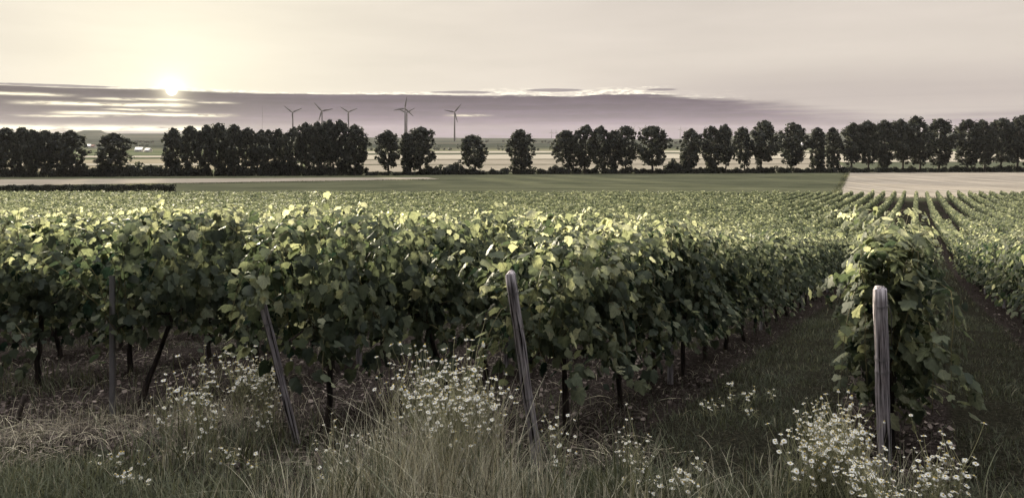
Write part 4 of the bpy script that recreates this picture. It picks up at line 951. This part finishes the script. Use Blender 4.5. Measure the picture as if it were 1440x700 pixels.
def daisy_variant(r, H, nst, spread, nfl):
    """stems that branch towards the top, thread-like leaves, and the places of the flower heads"""
    b = MB(); heads = []
    def strand(p, d, L, r0, r1, up, t):
        pts = [p]; k = max(3, int(L/.06))
        for _ in range(k): d = unit(d + r.normal(0, .07, 3) + [0, 0, up]); pts.append(pts[-1]+d*L/k)
        b.add(*tube(np.array(pts), np.linspace(r0, r1, len(pts)), 4, False), t); return pts, d
    for i in range(nst):
        a = r.uniform(0, 2*math.pi); d = np.array([math.cos(a)*spread, math.sin(a)*spread, 1.0])*1.0; d = unit(d*[r.uniform(.1, 1), r.uniform(.1, 1), 1]); h = H*r.uniform(.7, 1.1); t = r.uniform(.1, .8)
        pts, d = strand(np.array([r.normal(0, .03), r.normal(0, .03), -.01]), d, h*.68, .0030, .0022, .06, t)
        for q in range(2, len(pts)):       # thread-like leaves
            for _ in range(3):
                la = r.uniform(0, 2*math.pi); ld = unit(np.array([math.cos(la), math.sin(la), r.uniform(-.1, .8)])); l = r.uniform(.03, .075)
                b.add(*tube([pts[q], pts[q]+ld*l*.6, pts[q]+ld*l+[0, 0, -.008]], [.0014, .0012, .0006], 3, False), t*.6)
        for j in range(nfl):
            st_ = pts[-1-int(r.integers(0, min(4, len(pts)-1)))]; a = r.uniform(0, 2*math.pi)
            bp, bd = strand(np.array(st_), unit(np.array([math.cos(a)*.75, math.sin(a)*.75, .8])), h*r.uniform(.14, .48), .0018, .0013, .22, t)
            heads.append((bp[-1], unit(bd+[0, -.12, .6]+r.normal(0, .28, 3))))
    return b.mesh('stem', [M_STEM]), heads
DV = {'tall': [daisy_variant(RF, .98, 5, .34, 7) for _ in range(4)], 'mid': [daisy_variant(RF, .62, 5, .40, 6) for _ in range(4)], 'low': [daisy_variant(RF, .22, 4, .7, 2) for _ in range(3)], 'tiny': [daisy_variant(RF, .15, 2, .8, 2) for _ in range(3)]}
def daisy(px, py, kind, label, group, sc=1.0):
    X, Y, Z = at_px(px, py)
    t = thing('daisy_plant', label, 'daisy', (X, Y, Z), RF.uniform(0, 6.28), group); t.scale = (sc,)*3
    sm, heads = DV[kind][int(RF.integers(len(DV[kind])))]
    obj('stem', sm, t)
    for p, nrm in heads:
        k = int(RF.integers(4)); s = RF.uniform(.8, 1.15)
        h = obj('flower_head', FL[k], t, p, Vector(nrm).to_track_quat('Z', 'Y').to_euler()); h.scale = (s,)*3
def scatter(n, x0, x1, y0, y1, kind, label, group, sc=(.8, 1.15)):
    for _ in range(n): daisy(RF.uniform(x0, x1), RF.uniform(y0, y1), kind, label, group, RF.uniform(*sc))
scatter(14, 560, 700, 680, 730, 'tall', 'tall bushy daisy plant in the dense clump left of the thick slanted post', 'daisies in the clump left of the slanted post')
scatter(5, 580, 690, 640, 680, 'tall', 'tall bushy daisy plant in the dense clump left of the thick slanted post', 'daisies in the clump left of the slanted post', (.7, .95))
scatter(12, 235, 385, 575, 650, 'mid', 'daisy plant in the loose patch left of the slim leaning post', 'daisies in the patch left of the slim post', (.85, 1.25))
UP = ('mid', 'daisy plant in the white clump round the foot of the upright post', 'daisies round the upright post')
scatter(9, 1100, 1195, 690, 740, *UP)
scatter(4, 1140, 1195, 664, 690, *UP, (.85, 1.1))
scatter(7, 1215, 1335, 735, 775, *UP, (.75, 1.0))
scatter(3, 1120, 1190, 690, 730, 'tall', *UP[1:], (.55, .7))
scatter(2, 1275, 1335, 735, 760, 'tall', *UP[1:], (.45, .6))
daisy(470, 725, 'tall', 'spindly tall daisy with sparse heads right of the slim leaning post', None, .62)
daisy(535, 705, 'tall', 'spindly tall daisy between the slim post and the dense clump', None, .58)
daisy(885, 715, 'tall', 'spindly tall daisy right of the thick slanted post', None, .62)
daisy(780, 690, 'mid', 'daisy leaning at the foot of the thick slanted post', None, .9)
scatter(9, 880, 1010, 665, 720, 'low', 'low daisy in the short grass between the slanted and the upright post', 'low daisies between the two thick posts')
scatter(9, 130, 225, 650, 695, 'tiny', 'small low daisy in the grass at the lower left corner', 'low daisies in the left grass')
scatter(8, 440, 570, 690, 725, 'low', 'low daisy in the grass before the slim leaning post', 'low daisies before the slim post')
scatter(9, 985, 1090, 545, 600, 'tiny', 'small low daisy in the grass lane beside the vine trunks', 'low daisies in the grass lane', (1.0, 1.5))
scatter(4, 240, 420, 640, 690, 'low', 'low daisy in the grass under the loose patch', 'low daisies under the loose patch')

# ------------------------------------------------------------------ evening haze over the plain
def haze():
    m = bpy.data.materials.new('haze_air'); m.use_nodes = True; t = NT(m.node_tree); t.n.clear()
    out = t.new('ShaderNodeOutputMaterial'); v = t.new('ShaderNodeVolumePrincipled')
    v.inputs['Color'].default_value = (0.86, 0.84, 0.86, 1); v.inputs['Density'].default_value = 0.000026; v.inputs['Anisotropy'].default_value = 0.0
    t.l.new(v.outputs[0], out.inputs['Volume']); m.cycles.homogeneous_volume = True
    x0, x1, y0, y1, z0, z1 = -19500, 19500, -95, 11800, -90, 185
    V = [(x0, y0, z0), (x1, y0, z0), (x1, y1, z0), (x0, y1, z0), (x0, y0, z1), (x1, y0, z1), (x1, y1, z1), (x0, y1, z1)]
    me = mesh_np('haze', V, [[(3, 2, 1, 0), (4, 5, 6, 7), (0, 1, 5, 4), (1, 2, 6, 5), (2, 3, 7, 6), (3, 0, 4, 7)]], [m])
    tag(obj('haze', me), 'pale evening haze lying over the plain', 'haze', kind='stuff')
haze()
